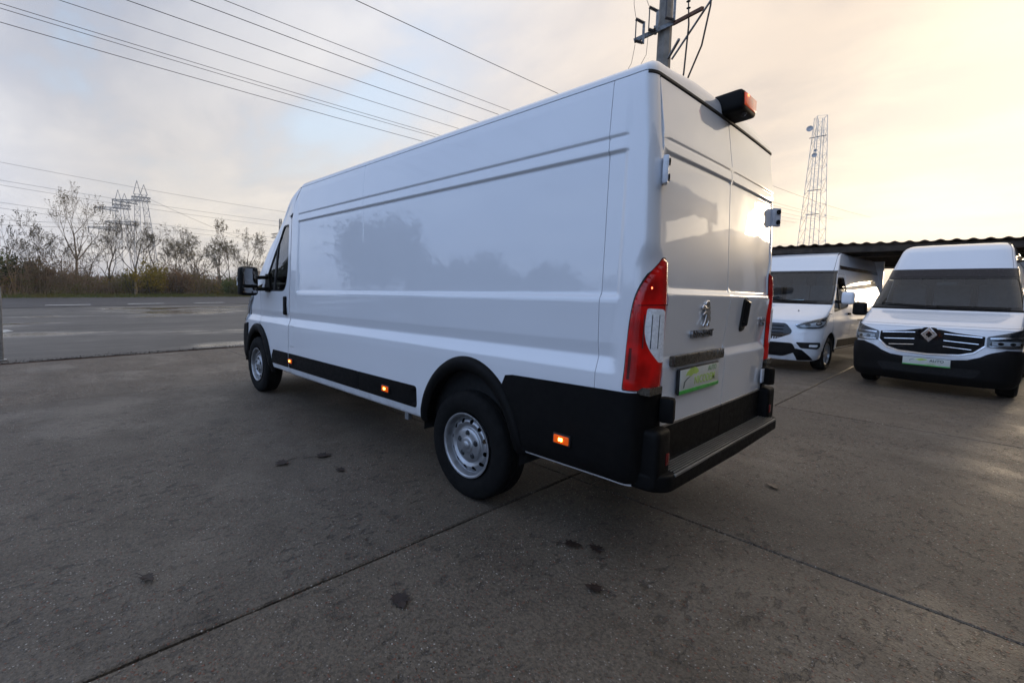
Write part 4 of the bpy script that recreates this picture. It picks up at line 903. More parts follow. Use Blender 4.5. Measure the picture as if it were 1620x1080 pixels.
    pn('bonnet_lip', [(-.9, 1.065), (.9, 1.065), (.92, 1.10), (-.92, 1.10)], 'paint_cool', flange=.006, step=(.035, .012))
    pn('scuttle', [(-.92, 1.346), (.92, 1.346), (.95, 1.372), (-.95, 1.372)], 'black_plastic', off=.004, flange=.01)
    pn('windscreen_border', [(-.955, 1.365), (.955, 1.365), (.96, 1.6), (.955, 1.935), (-.955, 1.935), (-.96, 1.6)], 'black_gloss', off=.001, flange=.005, holes=[rounded([(-.89, 1.42), (.89, 1.42), (.90, 1.60), (.885, 1.90), (-.885, 1.90), (-.90, 1.60)], .07)])
    pn('windscreen', [(-.93, 1.38), (.93, 1.38), (.935, 1.6), (.93, 1.92), (-.93, 1.92), (-.935, 1.6)], 'glass', off=-.004, flange=0)
    wiper(root, f, -.72, -.02, 1.43, 1.385); wiper(root, f, -.05, .72, 1.40, 1.385)
    pn('header_band', [(-1.03, 1.93), (1.03, 1.93), (1.04, 2.075), (-1.04, 2.075)], 'band_dark', off=.006, flange=.02)
    for s in (1, -1):
        fi = lambda q: q if s > 0 else [(-a, b) for a, b in q][::-1]
        pn('screen_pillar', fi([(.955, 1.345), (1.0, 1.345), (1.0, 1.93), (.955, 1.93)]), 'paint_cool', flange=.006)
        pn('roof_shoulder', fi([(.815, 2.078), (1.0, 2.078), (1.0, 2.50), (.90, 2.52), (.855, 2.50)]), 'paint_cool', flange=.012)
    pn('roof_brow', [(-.805, 2.078), (.805, 2.078), (.84, 2.5), (.80, 2.59), (-.80, 2.59), (-.84, 2.5)], 'paint_cool', flange=.012)
    win = dict(win=rounded([(-2.02, 1.30), (-1.08, 1.28), (-1.05, 1.33), (-1.62, 1.84), (-2.0, 1.84)], .05), inner=rounded([(-2.0, 1.32), (-1.12, 1.30), (-1.10, 1.33), (-1.62, 1.82), (-1.98, 1.82)], .05), div=[(-1.42, 1.30), (-1.38, 1.30), (-1.40, 1.62), (-1.43, 1.64)],
               top=[(-1.0, 1.28), (-1.03, 1.34), (-1.64, 1.89), (-2.05, 1.89)])
    alloy.use = True
    van_shell(root, f, XC, WF, sc, 2.60, 5.35, -.93, .2, 'paint_cool', win, (-2.08, -.96), None, .40, 1.25, zroof=2.46)
    for s in (1, -1): mirror(root, (-1.12*sc, s*1.10*sc, 1.32*sc), (.13, .20, .24), s, 'black_plastic', sc)
    plain_seats(root, -2.0*sc, (-.52, .02, .55)); 
    m = MB(); m.add([(-.98*sc, .30, 1.335*sc), (-1.12*sc, .62, 1.345*sc), (-1.30*sc, .50, 1.36*sc), (-1.18*sc, .18, 1.36*sc)], [(0, 1, 2, 3)]); m.build('dashboard_sheet', 'paper', root, None)
    bevbox('interior_mirror', (-1.45*sc, .0, 1.80*sc), (.03, .24, .07), 'seal', root, .01)
    m = MB(); m.box((-2.25*sc, 0, 1.5*sc), (.03, 1.5*sc, 1.2*sc)); m.build('bulkhead', 'interior_dark', root, None)
    return root
van_diamond()

# --- van with the slanted head lamps
def van_slant():
    sc = 1.
    root = tag(empty('parked_van', (.728, -7.652, 0), 1.4999), 'white van with brown roof band and slanted head lamps beside the diamond-badge van', 'van')
    f, XF, XC, WF = mkbody([(.15, -.12), (.24, -.05), (.34, -.02), (.55, -.02), (.75, -.05), (.93, -.10), (1.0, -.16), (1.08, -.34), (1.2, -.68), (1.29, -.92), (1.33, -1.0), (2.0, -1.66), (2.06, -1.74), (2.36, -2.10), (2.43, -2.3), (2.47, -2.7)],
                           [(.15, -.48), (.5, -.50), (.9, -.58), (1.1, -.76), (1.3, -1.10), (2.0, -1.84), (2.06, -1.92), (2.36, -2.28), (2.43, -2.45), (2.47, -2.9)],
                           [(.15, .88), (.3, .94), (.6, .975), (.95, .985), (1.0, .983), (1.06, .972), (1.25, .955), (1.6, .90), (2.0, .82), (2.1, .80), (2.40, .73), (2.6, .68)], 2.7, .42, sc)
    pn = lambda name, o, mat, **k: panel(name, o, f, mat, root, k.pop('step', (.035, .035)), **k)
    pn('front_bumper', [(-1.05, .27), (-.8, .23), (0, .22), (.8, .23), (1.05, .27), (1.04, .62), (1.0, .66), (-1.0, .66), (-1.04, .62)], 'paint_cool', flange=.02, off=.006)
    pn('front_panel', [(-1., .64), (1., .64), (1., 1.03), (-1., 1.03)], 'paint_cool', off=-.002, flange=0)
    pn('lower_intake', rounded([(-.42, .30), (.42, .30), (.60, .40), (.52, .56), (-.52, .56), (-.60, .40)], .04), 'black_plastic', off=.012, flange=.02)
    g = pn('grille', rounded([(-.30, .62), (.30, .62), (.49, .74), (.49, .80), (.40, .93), (-.40, .93), (-.49, .80), (-.49, .74)], .04), 'black_gloss', off=.006, flange=.02)
    for k in range(4): panel('grille_bar', [(-.38, .67+.065*k), (.38, .67+.065*k), (.38, .685+.065*k), (-.38, .685+.065*k)], f, 'black_plastic', g, (.05, .02), off=.014, flange=.008)
    m = MB(); m.lathe([(0, .03), (.07, .028), (.09, .02), (.092, 0)], 28, 'x'); o = m.build('oval_badge', 'band_blue', g); o.scale = (1, 1.25, .55); o.location = (-.04, 0, .80)
    for s in (1, -1):
        fi = lambda q: q if s > 0 else [(-a, b) for a, b in q][::-1]
        b = pn('head_lamp', fi(rounded([(0.515, 0.910), (0.570, 0.840), (0.850, 0.850), (0.970, 0.920), (1.070, 1.110), (1.050, 1.140), (0.940, 1.080), (0.720, 1.000)], [.01, .03, .04, .04, .02, .02, .03, .05])), 'lamp_dark', off=.002, flange=.02)
        for q, mt, of in ((rounded([(0.570, 0.890), (0.620, 0.865), (0.820, 0.880), (0.920, 0.930), (0.940, 1.000), (0.750, 0.960)], .02), 'lamp_inner', .008), (ellipse(.68, .912, .035, .026, 14), 'black_gloss', .013), (ellipse(.82, .94, .045, .035, 16), 'black_gloss', .013), (ellipse(.82, .94, .028, .022, 14), 'chrome', .018)):
            panel('lamp_cell', fi(q), f, mt, b, (.02, .02), off=of, flange=.004)
        panel('lamp_edge', fi([(0.520, 0.912), (0.730, 1.007), (0.940, 1.085), (0.940, 1.072), (0.730, 0.992), (0.530, 0.900)]), f, 'chrome', b, (.03, .01), off=.008, flange=.004)
        panel('lamp_lens', fi(rounded([(0.520, 0.910), (0.570, 0.845), (0.850, 0.855), (0.965, 0.920), (1.060, 1.100), (0.940, 1.075), (0.720, 0.995)], .02)), f, 'lens_clear', b, (.03, .03), off=.022, flange=.01)
        fg = pn('fog_lamp_recess', fi(rounded([(.56, .58), (.64, .47), (.88, .46), (.93, .51), (.90, .59)], .025)), 'cavity', off=.010, flange=.02)
        panel('fog_lamp', fi(rounded([(.74, .50), (.86, .50), (.86, .545), (.74, .545)], .015)), f, 'lamp_inner', fg, (.02, .02), off=.016, flange=.004)
        pn('bumper_corner', fi([(.62, .24), (.85, .25), (.76, .34), (.66, .44), (.58, .46), (.54, .40)]), 'black_plastic', off=.012, flange=.015)
        pn('screen_pillar', fi([(.93, 1.31), (1.0, 1.31), (1.0, 2.02), (.93, 2.02)]), 'paint_cool', flange=.006)
        pn('roof_shoulder', fi([(.80, 2.022), (1.0, 2.022), (1.0, 2.36), (.88, 2.43), (.83, 2.36)]), 'paint_cool', flange=.012)
    pn('bonnet', [(-.9, 1.0), (-.6, .985), (0, .965), (.6, .985), (.9, 1.0), (1.0, 1.06), (1.03, 1.31), (.9, 1.308), (-.9, 1.308), (-1.03, 1.31), (-1.0, 1.06)], 'paint_cool', flange=.008, step=(.035, .02), rows=[.95, .97, 1.0, 1.02])
    for s in (1, -1):
        p = f(np.array([s*.45]), np.array([1.17]))[0]; bevbox('washer_jet', (p[0], p[1], p[2]+.01), (.03, .02, .014), 'black_plastic', root, .004)
    pn('scuttle', [(-.92, 1.311), (.92, 1.311), (.93, 1.335), (-.93, 1.335)], 'black_plastic', off=.004, flange=.01)
    pn('windscreen_border', [(-.93, 1.325), (.93, 1.325), (.93, 2.01), (-.93, 2.01)], 'black_gloss', off=.001, flange=.004, holes=[rounded([(-.87, 1.38), (.87, 1.38), (.88, 1.97), (-.88, 1.97)], .08)])
    pn('windscreen', [(-.91, 1.34), (.91, 1.34), (.91, 2.0), (-.91, 2.0)], 'glass', off=-.004, flange=0)
    wiper(root, f, -.1, .62, 1.38, 1.345); wiper(root, f, -.8, -.15, 1.39, 1.345)
    pn('roof_brow', [(-.79, 2.022), (.79, 2.022), (.82, 2.36), (.80, 2.455), (-.80, 2.455), (-.82, 2.36)], 'paint_cool', flange=.012)
    win = dict(win=rounded([(-2.24, 1.30), (-2.1, 1.245), (-1.16, 1.16), (-1.16, 1.26), (-1.72, 1.88), (-2.2, 1.89)], [.06, .1, .03, .03, .07, .07]), inner=rounded([(-2.21, 1.31), (-2.09, 1.27), (-1.19, 1.19), (-1.18, 1.26), (-1.72, 1.86), (-2.18, 1.87)], [.06, .1, .03, .03, .07, .07]),
               div=[(-1.62, 1.21), (-1.56, 1.21), (-1.60, 1.70), (-1.64, 1.75)], top=[(-1.10, 1.16), (-1.11, 1.30), (-1.74, 1.945), (-2.27, 1.95)])
    alloy.use = True
    van_shell(root, f, XC, WF, sc, 2.47, 5.33, -1.0, .2, 'paint_cool', win, (-2.30, -1.06), (2.055, 2.135, .30), .40, 1.13, zroof=2.34)
    for s in (1, -1): mirror(root, (-1.30, s*1.13, 1.45), (.14, .20, .25), s, 'paint_cool', sc)
    plain_seats(root, -2.15, (-.5, .05, .5))
    m = MB(); m.add([(-1.10, .05, 1.305), (-1.16, .42, 1.31), (-1.32, .40, 1.40), (-1.28, .03, 1.39)], [(0, 1, 2, 3)]); m.build('dashboard_sheet', 'paper', root, None)
    m = MB(); m.tube([(-2.5, .18, 2.46), (-2.65, .15, 2.62)], .006, 5); m.build('roof_aerial', 'cable', root); bevbox('roof_fin', (-3.2, -.25, 2.50), (.12, .05, .06), 'paint_cool', root, .02)
    m = MB(); m.box((-2.45, 0, 1.5), (.03, 1.5, 1.2)); m.build('bulkhead', 'interior_dark', root, None)
    return root
van_slant()

# ------------------------------------------------------------------ canopy over the parked vans
def canopy():
    root = tag(empty('canopy', (2.9, -10.0, 0), R(180+6)), 'low open canopy with wavy brown roof sheets on dark beams', 'canopy')
    Wd, Dp = 6.7, 13.0; H0, H1 = 2.64, 2.92                       # local x runs to the camera's right, y runs back
    pit = .221; nw = 5; sw = pit*nw
    xs = np.linspace(0, sw, nw*10+1); zz = .021*np.clip(np.cos(2*math.pi*(xs/pit-.5)), -.55, 1)
    v = []; n = len(xs)
    for y, h in ((-.12, H0), (Dp, H1)):
        for t in (.012, 0.): v += [(x, y, h+z+t) for x, z in zip(xs, zz)]
    f = [(i, i+1, 2*n+i+1, 2*n+i) for i in range(n-1)]+[(n+i, 3*n+i, 3*n+i+1, n+i+1) for i in range(n-1)]+[(i, n+i, n+i+1, i+1) for i in range(n-1)]
    me = None
    for k in range(int(Wd/sw)):
        if me is None: o = mobj('roof_sheet', v, f, 'roof_sheet', root, 50); me = o.data
        else: o = link(bpy.data.objects.new('roof_sheet', me), root)
        o.location = (k*sw, 0, .0015*(k % 2)+random.uniform(-.006, .006))
    L = int(Wd/sw)*sw
    bevbox('front_beam', (L/2, .02, H0-.105), (L, .10, .13), 'timber', root, .008)
    for k, y in enumerate((2.6, 5.2, 7.8, 10.4, 12.9)):
        bevbox('purlin', (L/2, y, H0+(H1-H0)*y/Dp-.09), (L, .08, .11), 'timber', root, .006)
    for k in range(2):
        x = .10+k*(L-.2)
        bevbox('rafter', (x, Dp/2, (H0+H1)/2-.22), (.09, Dp-.1, .14), 'timber', root, .006, Matrix.Rotation(math.atan((H1-H0)/Dp), 3, 'X'))
        for y in (.12, 6.4, Dp-.15): bevbox('post', (x, y, 1.27), (.12, .12, 2.54), 'timber', root, .01)
    o = bevbox('strip_light', (4.2, 9.0, 2.60), (1.2, .12, .06), 'plate_white', root, .01)
canopy()

# ------------------------------------------------------------------ power pole, wires
def catenary(a, b, sag, n=24): 
    a, b = Vector(a), Vector(b); return [a.lerp(b, i/n)-Vector((0, 0, sag*4*(i/n)*(1-i/n))) for i in range(n+1)]
def pole():
    px, py = 3.62, -9.1
    root = tag(empty('utility_pole', (px, py, 0), R(-67)), 'concrete power pole with switch frames and a rusty arm behind the long van', 'pole')
    m = MB(); m.tube([(0, 0, 0), (0, 0, 6), (0, 0, 12.6)], [.21, .178, .145], 8); m.build('post', 'pole_concrete', root, 20)
    # local x: away from camera, local y: to the left of the picture
    zb = 8.16
    arm = MB(); arm.bar((-.2, -.2, zb+.1), (-.2, .72, zb-.16), .07, .10); arm.bar((.0, .22, zb+.02), (-.35, .22, zb+.02), .06); arm.build('switch_bracket', 'galv', root)
    for i, (y, z) in enumerate(((.58, zb+.06), (.27, zb+.28), (-.12, zb+.48))):
        fr = MB(); c = (-.30, y, z); fr.bar((c[0], y+.10, z-.27), (c[0], y+.10, z+.27), .028); fr.build('fuse_tube', 'insulator', root)
        g = MB(); g.lathe([(.02, 0), (.045, .02), (.03, .035), (.045, .055), (.03, .07), (.045, .09), (.02, .11)], 10, 'z'); 
        for (a, b) in (((c[0], y+.10, z+.27), (c[0], y-.09, z+.13)), ((c[0], y+.10, z-.27), (c[0], y-.09, z-.36))):
            q = MB(); d = (Vector(b)-Vector(a)); pts = [Vector(a)+d*t for t in np.linspace(0, 1, 13)]; q.tube(pts, [.026 if k % 2 else .045 for k in range(13)], 8); q.build('insulator', 'insulator', root)
        q = MB(); q.bar((c[0], y-.09, z-.38), (c[0], y-.09, z+.16), .06, .045); q.build('switch_base', 'galv', root)
    m = MB(); m.bar((-.15, -.18, zb+.10), (-1.0, -.82, zb-.12), .075, .075); m.build('rusty_arm', 'rust_arm', root)
    m = MB(); m.bar((-.2, -.12, zb-.75), (-.8, -.36, zb-.62), .05); m.bar((-.05, -.2, zb-.72), (-1.1, -1.08, zb+.12), .035); m.build('cable_bracket', 'galv', root)
    for i, pts in enumerate((((-.5, -.35, zb+1.7), (-.5, -.50, zb+.62), (-.55, -.55, zb-.2), (-.5, -.5, zb-1.3), (-.3, -.38, zb-2.2), (-.1, -.22, zb-3.2)), ((-.9, -1.25, zb+1.5), (-.95, -1.02, zb+.75), (-1.0, -.98, zb-.1), (-.9, -.85, zb-.9), (-.5, -.5, zb-1.7), (-.1, -.22, zb-2.7)))):
        m = MB(); m.tube(pts, [.008, .012, .022, .022, .022, .022], 6); c = m.build('cable_run', 'cable', root)
        a, b = Vector(pts[1]), Vector(pts[2])
        for t in (.15, .3, .5): 
            q = MB(); q.lathe([(.01, -.012), (.05, -.008), (.05, 0), (.01, .02)], 10, 'z'); o = q.build('cable_shed', 'insulator', c); o.location = a.lerp(b, t)
    for i, pts in enumerate((((-.3, .68, zb-.30), (-.28, .75, zb-.75), (-.2, 1.15, zb-1.4), (-.1, 1.5, zb-2.4)), ((-.3, .37, zb-.02), (-.28, .40, zb-.6), (-.2, .75, zb-1.2), (-.1, .95, zb-2.1)), ((-.3, .68, zb+.33), (-.3, .75, zb+.7), (-.2, .8, zb+1.5)), ((-.3, .37, zb+.55), (-.3, .5, zb+.9), (-.2, .6, zb+1.6)))):
        m = MB(); m.tube(catenary(pts[0], pts[1], .02, 3)[:-1]+[Vector(p) for p in pts[1:]], .006, 5); m.build('jumper_wire', 'cable', root)
pole()
wl = ['topmost', 'second', 'third', 'fourth', 'fifth', 'sixth', 'seventh', 'lowest']
for i, (x, z) in enumerate(((9.5, 9.0), (12.0, 9.05), (12.5, 8.98), (13.75, 9.0), (15.1, 9.02), (16.55, 9.05), (16.75, 9.0), (17.75, 9.0))):
    m = MB(); m.tube([(x+(.25 if y > 20 else 0)*0-.02*y*0-(4-y)*.035, y, z+.0006*(y+8)**2-.02) for y in np.linspace(40, -70, 34)], .010 if i in (0, 2, 3, 7) else .0085, 5, False)
    tag(m.build('overhead_wire', 'cable'), 'black overhead wire passing high over the long van roof', 'wire', 'parallel overhead wires above the forecourt')

# ------------------------------------------------------------------ lattice towers
def lattice(mb, c, w0, w1, z0, z1, n, r, rot=0., off=(0, 0)):
    """square lattice leg frame from width w0 at z0 to w1 at z1"""
    P = []
    for i in range(n+1):
        t = i/n; w = w0+(w1-w0)*t; z = z0+(z1-z0)*t
        P.append([(c[0]+off[0]*t+w/2*(math.cos(rot)*a-math.sin(rot)*b), c[1]+off[1]*t+w/2*(math.sin(rot)*a+math.cos(rot)*b), z) for a, b in ((-1, -1), (1, -1), (1, 1), (-1, 1))])
    for k in range(4): mb.tube([P[i][k] for i in range(n+1)], r, 4, False)
    for i in range(n):
        for k in range(4):
            j = (k+1) % 4; mb.tube([P[i][k], P[i+1][j]], r*.6, 3, False)
            if i % 2 == 0: mb.tube([P[i][j], P[i+1][k]], r*.6, 3, False)
            mb.tube([P[i+1][k], P[i+1][j]], r*.6, 3, False)
mroot = tag(empty('radio_mast', (8.55, -50.9, 0)), 'tall pale lattice radio mast with dishes rising behind the canopy', 'mast')
m = MB(); lattice(m, (0, 0), 2.2, .75, 0, 18.2, 16, .024, .5); m.build('lattice', 'mast_paint', mroot, None)
m = MB()
for k in range(24): m.tube([(-.15, .1, .5+k*.75), (.15, .1, .5+k*.75)], .02, 3)
m.tube([(-.15, .1, 0), (-.15, .1, 18)], .03, 4); m.tube([(.15, .1, 0), (.15, .1, 18)], .03, 4); m.build('ladder', 'mast_paint', mroot, None)
for (x, y, z, r) in ((.62, .6, 17.1, .26), (.1, .7, 14.6, .20), (.05, .7, 15.0, .12)):
    d = MB(); d.lathe([(0, .02), (r*.6, .06), (r, .18), (r*.98, .2), (0, .12)], 18, 'y', c=(x, y, z)); d.build('dish', 'galv_hazed', mroot)
for z in (16.3, 11.5, 9.3, 5.0):
    d = MB(); d.box((0, .5, z), (1.3 if z > 12 else 1.0, .06, .06)); d.build('platform_bar', 'galv', mroot)

def pylon(loc, H, lab):
    root = tag(empty('pylon', (*loc, 0), math.atan2(loc[1]-3, loc[0]+2)), lab, 'pylon', 'grey lattice pylons beyond the road')
    zb = float(terr(*loc)); m = MB(); hp = H*.875
    # two leaning lattice legs carry a platform with twin peaks
    lattice(m, (0, -3.6), 1.9, 1.1, zb, hp, 13, .065, 0., (0, 2.8)); lattice(m, (0, .7), 1.9, 1.1, zb, hp, 13, .065, 0., (0, 0.0)); m.build('legs', 'galv_hazed', root, None)
    m = MB()
    for y in (.7, -.8): 
        for a, b in ((-.8, -.8), (.8, -.8), (.8, .8), (-.8, .8)): m.tube([(a, y+b, hp), (0, y, H if y > 0 else H*.97)], .07, 4, False)
    m.build('peaks', 'galv_hazed', root, None)
    m = MB(); lattice(m, (0, 0), 1.0, 1.0, 0, 4.2, 5, .09); v = [(x, z-2.3, hp-1.2+y) for x, y, z in m.v]; mobj('platform', v, m.f, 'galv_hazed', root, None)
    for zt, ln in ((H*.80, 5.5), (H*.60, 7.)):
        m = MB(); lattice(m, (0, 0), 1.1, .25, 0, ln, 8, .07); v = [(x, z+.6, zt+y) for x, y, z in m.v]; mobj('cross_arm', v, m.f, 'galv_hazed', root, None)
        m = MB(); 
        for t in (.35, .65, .98): m.tube([(0, .6+ln*t, zt), (0, .6+ln*t, zt-1.6)], .09, 5)
        m.build('insulator_string', 'insulator', root, None)
pylon((147, -17.0), 28.4, 'taller grey lattice pylon with twin peaks beyond the bare trees')
pylon((160, -14.2), 27.4, 'farther grey lattice pylon with twin peaks beside the taller pylon')
for i, (y0, x0, z0, y1, x1, z1) in enumerate(((40, 150, 31.0, -120, 165, 29), (40, 150, 26.5, -120, 165, 26), (40, 150, 25.6, -120, 165, 24), (40, 150, 21.5, -120, 165, 20), (40, 150, 20.2, -120, 165, 18.5), (40, 150, 14.8, -17, 150, 17.2), (40, 150, 13.5, -17, 150, 16.2), (-17, 147, 24.8, -60, 165, 14))):
    m = MB(); m.tube(catenary((x0, y0, z0), (x1, y1, z1), 2.6 if i < 5 else .8, 20), .035, 4, False)
    tag(m.build('transmission_wire', 'galv'), 'thin grey transmission wire strung past the lattice pylons', 'wire', 'far transmission wires by the pylons')
# substation gantry by the road bend
g = tag(empty('substation_gantry', (118, -41, 0)), 'grey substation gantry with sloping beam behind the bare trees', 'gantry')
m = MB(); lattice(m, (0, 0), 1.0, 1.0, 0, 17, 16, .08); c, s = math.cos(R(-75)), math.sin(R(-75)); mobj('beam', [(z*c+x*.3, z*s+x*.2, 14.2+y+z*.24) for x, y, z in m.v], m.f, 'galv', g, None)
for t in (2.5, 9., 14.5):
    m = MB(); lattice(m, (t*c, t*s), 1.3, .4, 0, 18.5+t*.12, 12, .07); m.build('mast', 'galv', g, None)
for t in (5.5, 11.5): 
    m = MB(); m.tube([(t*c, t*s, 14.0+t*.24), (t*c, t*s, 11.5+t*.24)], .12, 5); m.box((t*c, t*s, 11.2+t*.24), (.9, .9, .9)); m.build('insulator_string', 'insulator', g, None)

# ------------------------------------------------------------------ trees and scrub beyond the road
def branch(rnd, mb, tips, p, d, L, r, depth, spread, up_):
    n = 4; pts = [p]; rs = [r]; q = p.copy(); dd = d.copy()
    for i in range(n):
        dd = (dd+Vector((rnd.gauss(0, .10), rnd.gauss(0, .10), rnd.gauss(0, .06)+up_))).normalized(); q = q+dd*(L/n); pts.append(q.copy()); rs.append(max(.011, r*(1-.45*(i+1)/n)))
    mb.tube(pts, rs, 5 if depth > 1 else 3, False)
    if depth == 0: tips.append((pts[2], dd)); tips.append((q, dd)); return
    k = rnd.choice((2, 3, 3)) if depth > 1 else 3
    for i in range(k):
        t = rnd.choice((2, 3, 4)) if i else 4
        ax = dd.orthogonal().normalized(); ax.rotate(Matrix.Rotation(rnd.uniform(0, 6.28), 3, dd)); nd = dd.copy(); nd.rotate(Matrix.Rotation(rnd.uniform(.5, 1.)*spread*(1 if i else .45), 3, ax))
        branch(rnd, mb, tips, pts[t], nd, L*rnd.uniform(.58, .82), rs[t]*rnd.uniform(.6, .78), depth-1, spread, up_)
def leaf_cloud(rnd, mb, pts, n, spread, size):
    for _ in range(n):
        p, d = rnd.choice(pts); c = p+Vector((rnd.gauss(0, spread), rnd.gauss(0, spread), rnd.gauss(0, spread)))
        a = Vector((rnd.gauss(0, 1), rnd.gauss(0, 1), rnd.gauss(0, 1))).normalized(); b = a.orthogonal().normalized(); s = size*rnd.uniform(.5, 1.3)
        mb.add([c-a*s, c+b*s*.5, c+a*s, c-b*s*.5], [(0, 1, 2, 3)])
def tree(x, y, H, seed, lab, leaf, nleaf, depth=4, trunk=.28, spread=.75, up_=.05, bark='bark', lsize=.10, lspread=.25, group='bare autumn trees beyond the road', r0=None, lean=0.):
    rnd = random.Random(seed); z = float(terr(x, y)); root = tag(empty('bare_tree', (x, y, z), rnd.uniform(0, 6.28)), lab, 'tree', group)
    mb = MB(); tips = []; r = r0 or H*.0125; h = H*trunk
    tp = [Vector((0, 0, -.1)), Vector((lean*.3, 0, h*.5)), Vector((lean, .05, h))]
    t = MB(); t.tube(tp, [r*1.15, r, r*.85], 7); 
    branch(rnd, t, tips, tp[-1], Vector((lean*.2, 0, 1)).normalized(), H*.27, r*.8, depth, spread, up_)
    for k in range(3):
        a = rnd.uniform(0, 6.28); branch(rnd, t, tips, tp[-1]-Vector((0, 0, rnd.uniform(0, h*.4))), Vector((math.cos(a)*.8, math.sin(a)*.8, .9)).normalized(), H*.24, r*.55, depth-1, spread, up_)
    top = max(p.z for p, _ in tips); k = H/top; t.v = [(a*k, b*k, c*k) for a, b, c in t.v]; tips = [(p*k, d) for p, d in tips]
    t.build('trunk', bark, root, 60)
    leaf_cloud(rnd, mb, tips, nleaf, lspread, lsize); mb.build('crown', leaf, root, None)
    return root
T = [(57.7, .5, 11.3, 'tallest bare tree with spreading limbs and sparse leaves beyond the road', 'leaf_dry', 420, 5, .36, 'bark_pale'),
     (60, 5.6, 8.6, 'thin bare tree at the far left beyond the road', 'leaf_dark', 300, 4, .3, 'bark'),
     (59, 2.9, 7.6, 'small bare tree with a few dry leaves left of the tallest bare tree', 'leaf_dry', 260, 4, .3, 'bark'),
     (58, -2.2, 8.6, 'many-stemmed bare tree with dry leaf tips right of the tallest bare tree', 'leaf_dry', 300, 4, .26, 'bark'),
     (62, -5.0, 8.8, 'thin bare tree in front of the lattice pylons', 'leaf_dry', 260, 4, .3, 'bark'),
     (60, -8.6, 8.4, 'upright young tree with olive leaves right of the pylons', 'leaf_dry', 480, 4, .3, 'bark'),
     (64, -11.3, 8.2, 'leafier young tree in the row right of the pylons', 'leaf_dry', 620, 4, .3, 'bark'),
     (61, -13.6, 9.4, 'tall leafy young tree midway between pylons and long van', 'leaf_dry', 900, 4, .28, 'bark'),
     (64, -15.6, 8.0, 'slender leafy tree in the row before the gantry', 'leaf_dry', 700, 4, .28, 'bark'),
     (62, -17.3, 9.0, 'leafy upright tree in front of the substation gantry', 'leaf_dry', 760, 4, .26, 'bark'),
     (66, -20.6, 7.4, 'low leafy tree just behind the long van mirror', 'leaf_dry', 560, 4, .26, 'bark'),
     (63, -23.0, 6.4, 'yellowish young tree seen beside the long van door pillar', 'leaf_yellow', 420, 4, .26, 'bark')]
T += [(63, 1.6, 6.8, 'slim bare sapling close to the tallest bare tree', 'leaf_dry', 200, 4, .3, 'bark'), (65, -.9, 7.6, 'bare tree half hidden behind the tallest bare tree', 'leaf_dry', 220, 4, .3, 'bark'), (61, -6.7, 7.4, 'bare sapling standing under the taller pylon', 'leaf_dry', 260, 4, .3, 'bark'),
      (66, -10.0, 7.0, 'narrow young tree between the upright and the leafier tree', 'leaf_dry', 420, 4, .3, 'bark'), (67, -12.6, 7.8, 'thin young tree behind the leafier tree', 'leaf_dry', 500, 4, .3, 'bark'), (68, -18.9, 7.0, 'young tree below the gantry beam', 'leaf_dry', 480, 4, .28, 'bark'), (64, 4.2, 6.6, 'crooked bare sapling over the reddish bush', 'leaf_dry', 220, 4, .3, 'bark')]
for i, (x, y, H, lab, lf, nl, dp, tr, bk) in enumerate(T): tree(x, y, H, 11+i*3, lab, lf, int(nl*1.3), 5, tr, bark=bk, lsize=.085, lspread=.09)
def bush(x, y, H, W, seed, lab, leaf, n, size=.10):
    rnd = random.Random(seed); z = float(terr(x, y)); root = tag(empty('bush', (x, y, z)), lab, 'bush', 'bushes along the far road verge')
    st = MB(); pts = []
    for k in range(16):
        a = rnd.uniform(0, 6.28); rr = rnd.random()**.5*W/2; e = Vector((rr*math.cos(a), rr*math.sin(a), H*rnd.uniform(.55, 1.)*(1-.35*(rr/(W/2))**2))); b = Vector((e.x*.3, e.y*.3, -.05))
        c = [b, b.lerp(e, .5)+Vector((rnd.gauss(0, .1), rnd.gauss(0, .1), .1)), e]; st.tube(c, [.035, .022, .008], 4, False)
        for t in (.35, .5, .62, .74, .86, .95, 1.): pts.append((c[0].lerp(c[1], t*2) if t < .5 else c[1].lerp(c[2], t*2-1), Vector((0, 0, 1))))
    st.build('stems', 'twig', root, None); m = MB(); leaf_cloud(rnd, m, pts, n, W*.075, size); m.build('foliage', leaf, root, None)
for i, a in enumerate(((57, 6.0, 4.4, 4.0, 'leaf_green', 2600, 'big green bush at the far left edge of the verge'), (55.5, 3.4, 3.6, 2.6, 'leaf_brown', 1300, 'reddish brown bush next to the big green bush'), (56.5, 4.6, 3.9, 2.4, 'leaf_dark', 1200, 'dark bush between the green and the reddish bush'),
                       (55, -5.6, 4.0, 3.2, 'leaf_yellow', 1300, 'large yellow-leaved bush below the lattice pylons'), (54, -3.7, 3.2, 1.8, 'leaf_yellow', 500, 'small yellow bush beside a broken pale trunk'),
                       (56, -8.0, 3.2, 2.8, 'leaf_brown', 900, 'brown bush right of the yellow bush'), (54, -13.4, 2.0, 3.6, 'leaf_green', 1800, 'low green bush on the verge under the leafy trees'), (55, -16.6, 2.1, 3.8, 'leaf_green', 1900, 'rounded green bush on the verge near the mirror'), (57, -19.5, 2.2, 3.4, 'leaf_dark', 1500, 'dark green bush behind the long van mirror'))):
    bush(a[0], a[1], a[2], a[3], 100+i, a[6], a[4], a[5], .13)
st = tag(empty('broken_trunk', (53.6, -3.9, float(terr(53.6, -3.9)))), 'short broken pale trunk on the verge by the small yellow bush', 'trunk')
m = MB(); m.tube([(0, 0, -.1), (.05, 0, .7), (-.05, .05, 1.5), (0, .02, 2.1)], [.16, .14, .11, .03], 7); m.build('bark', 'bark_pale', st)
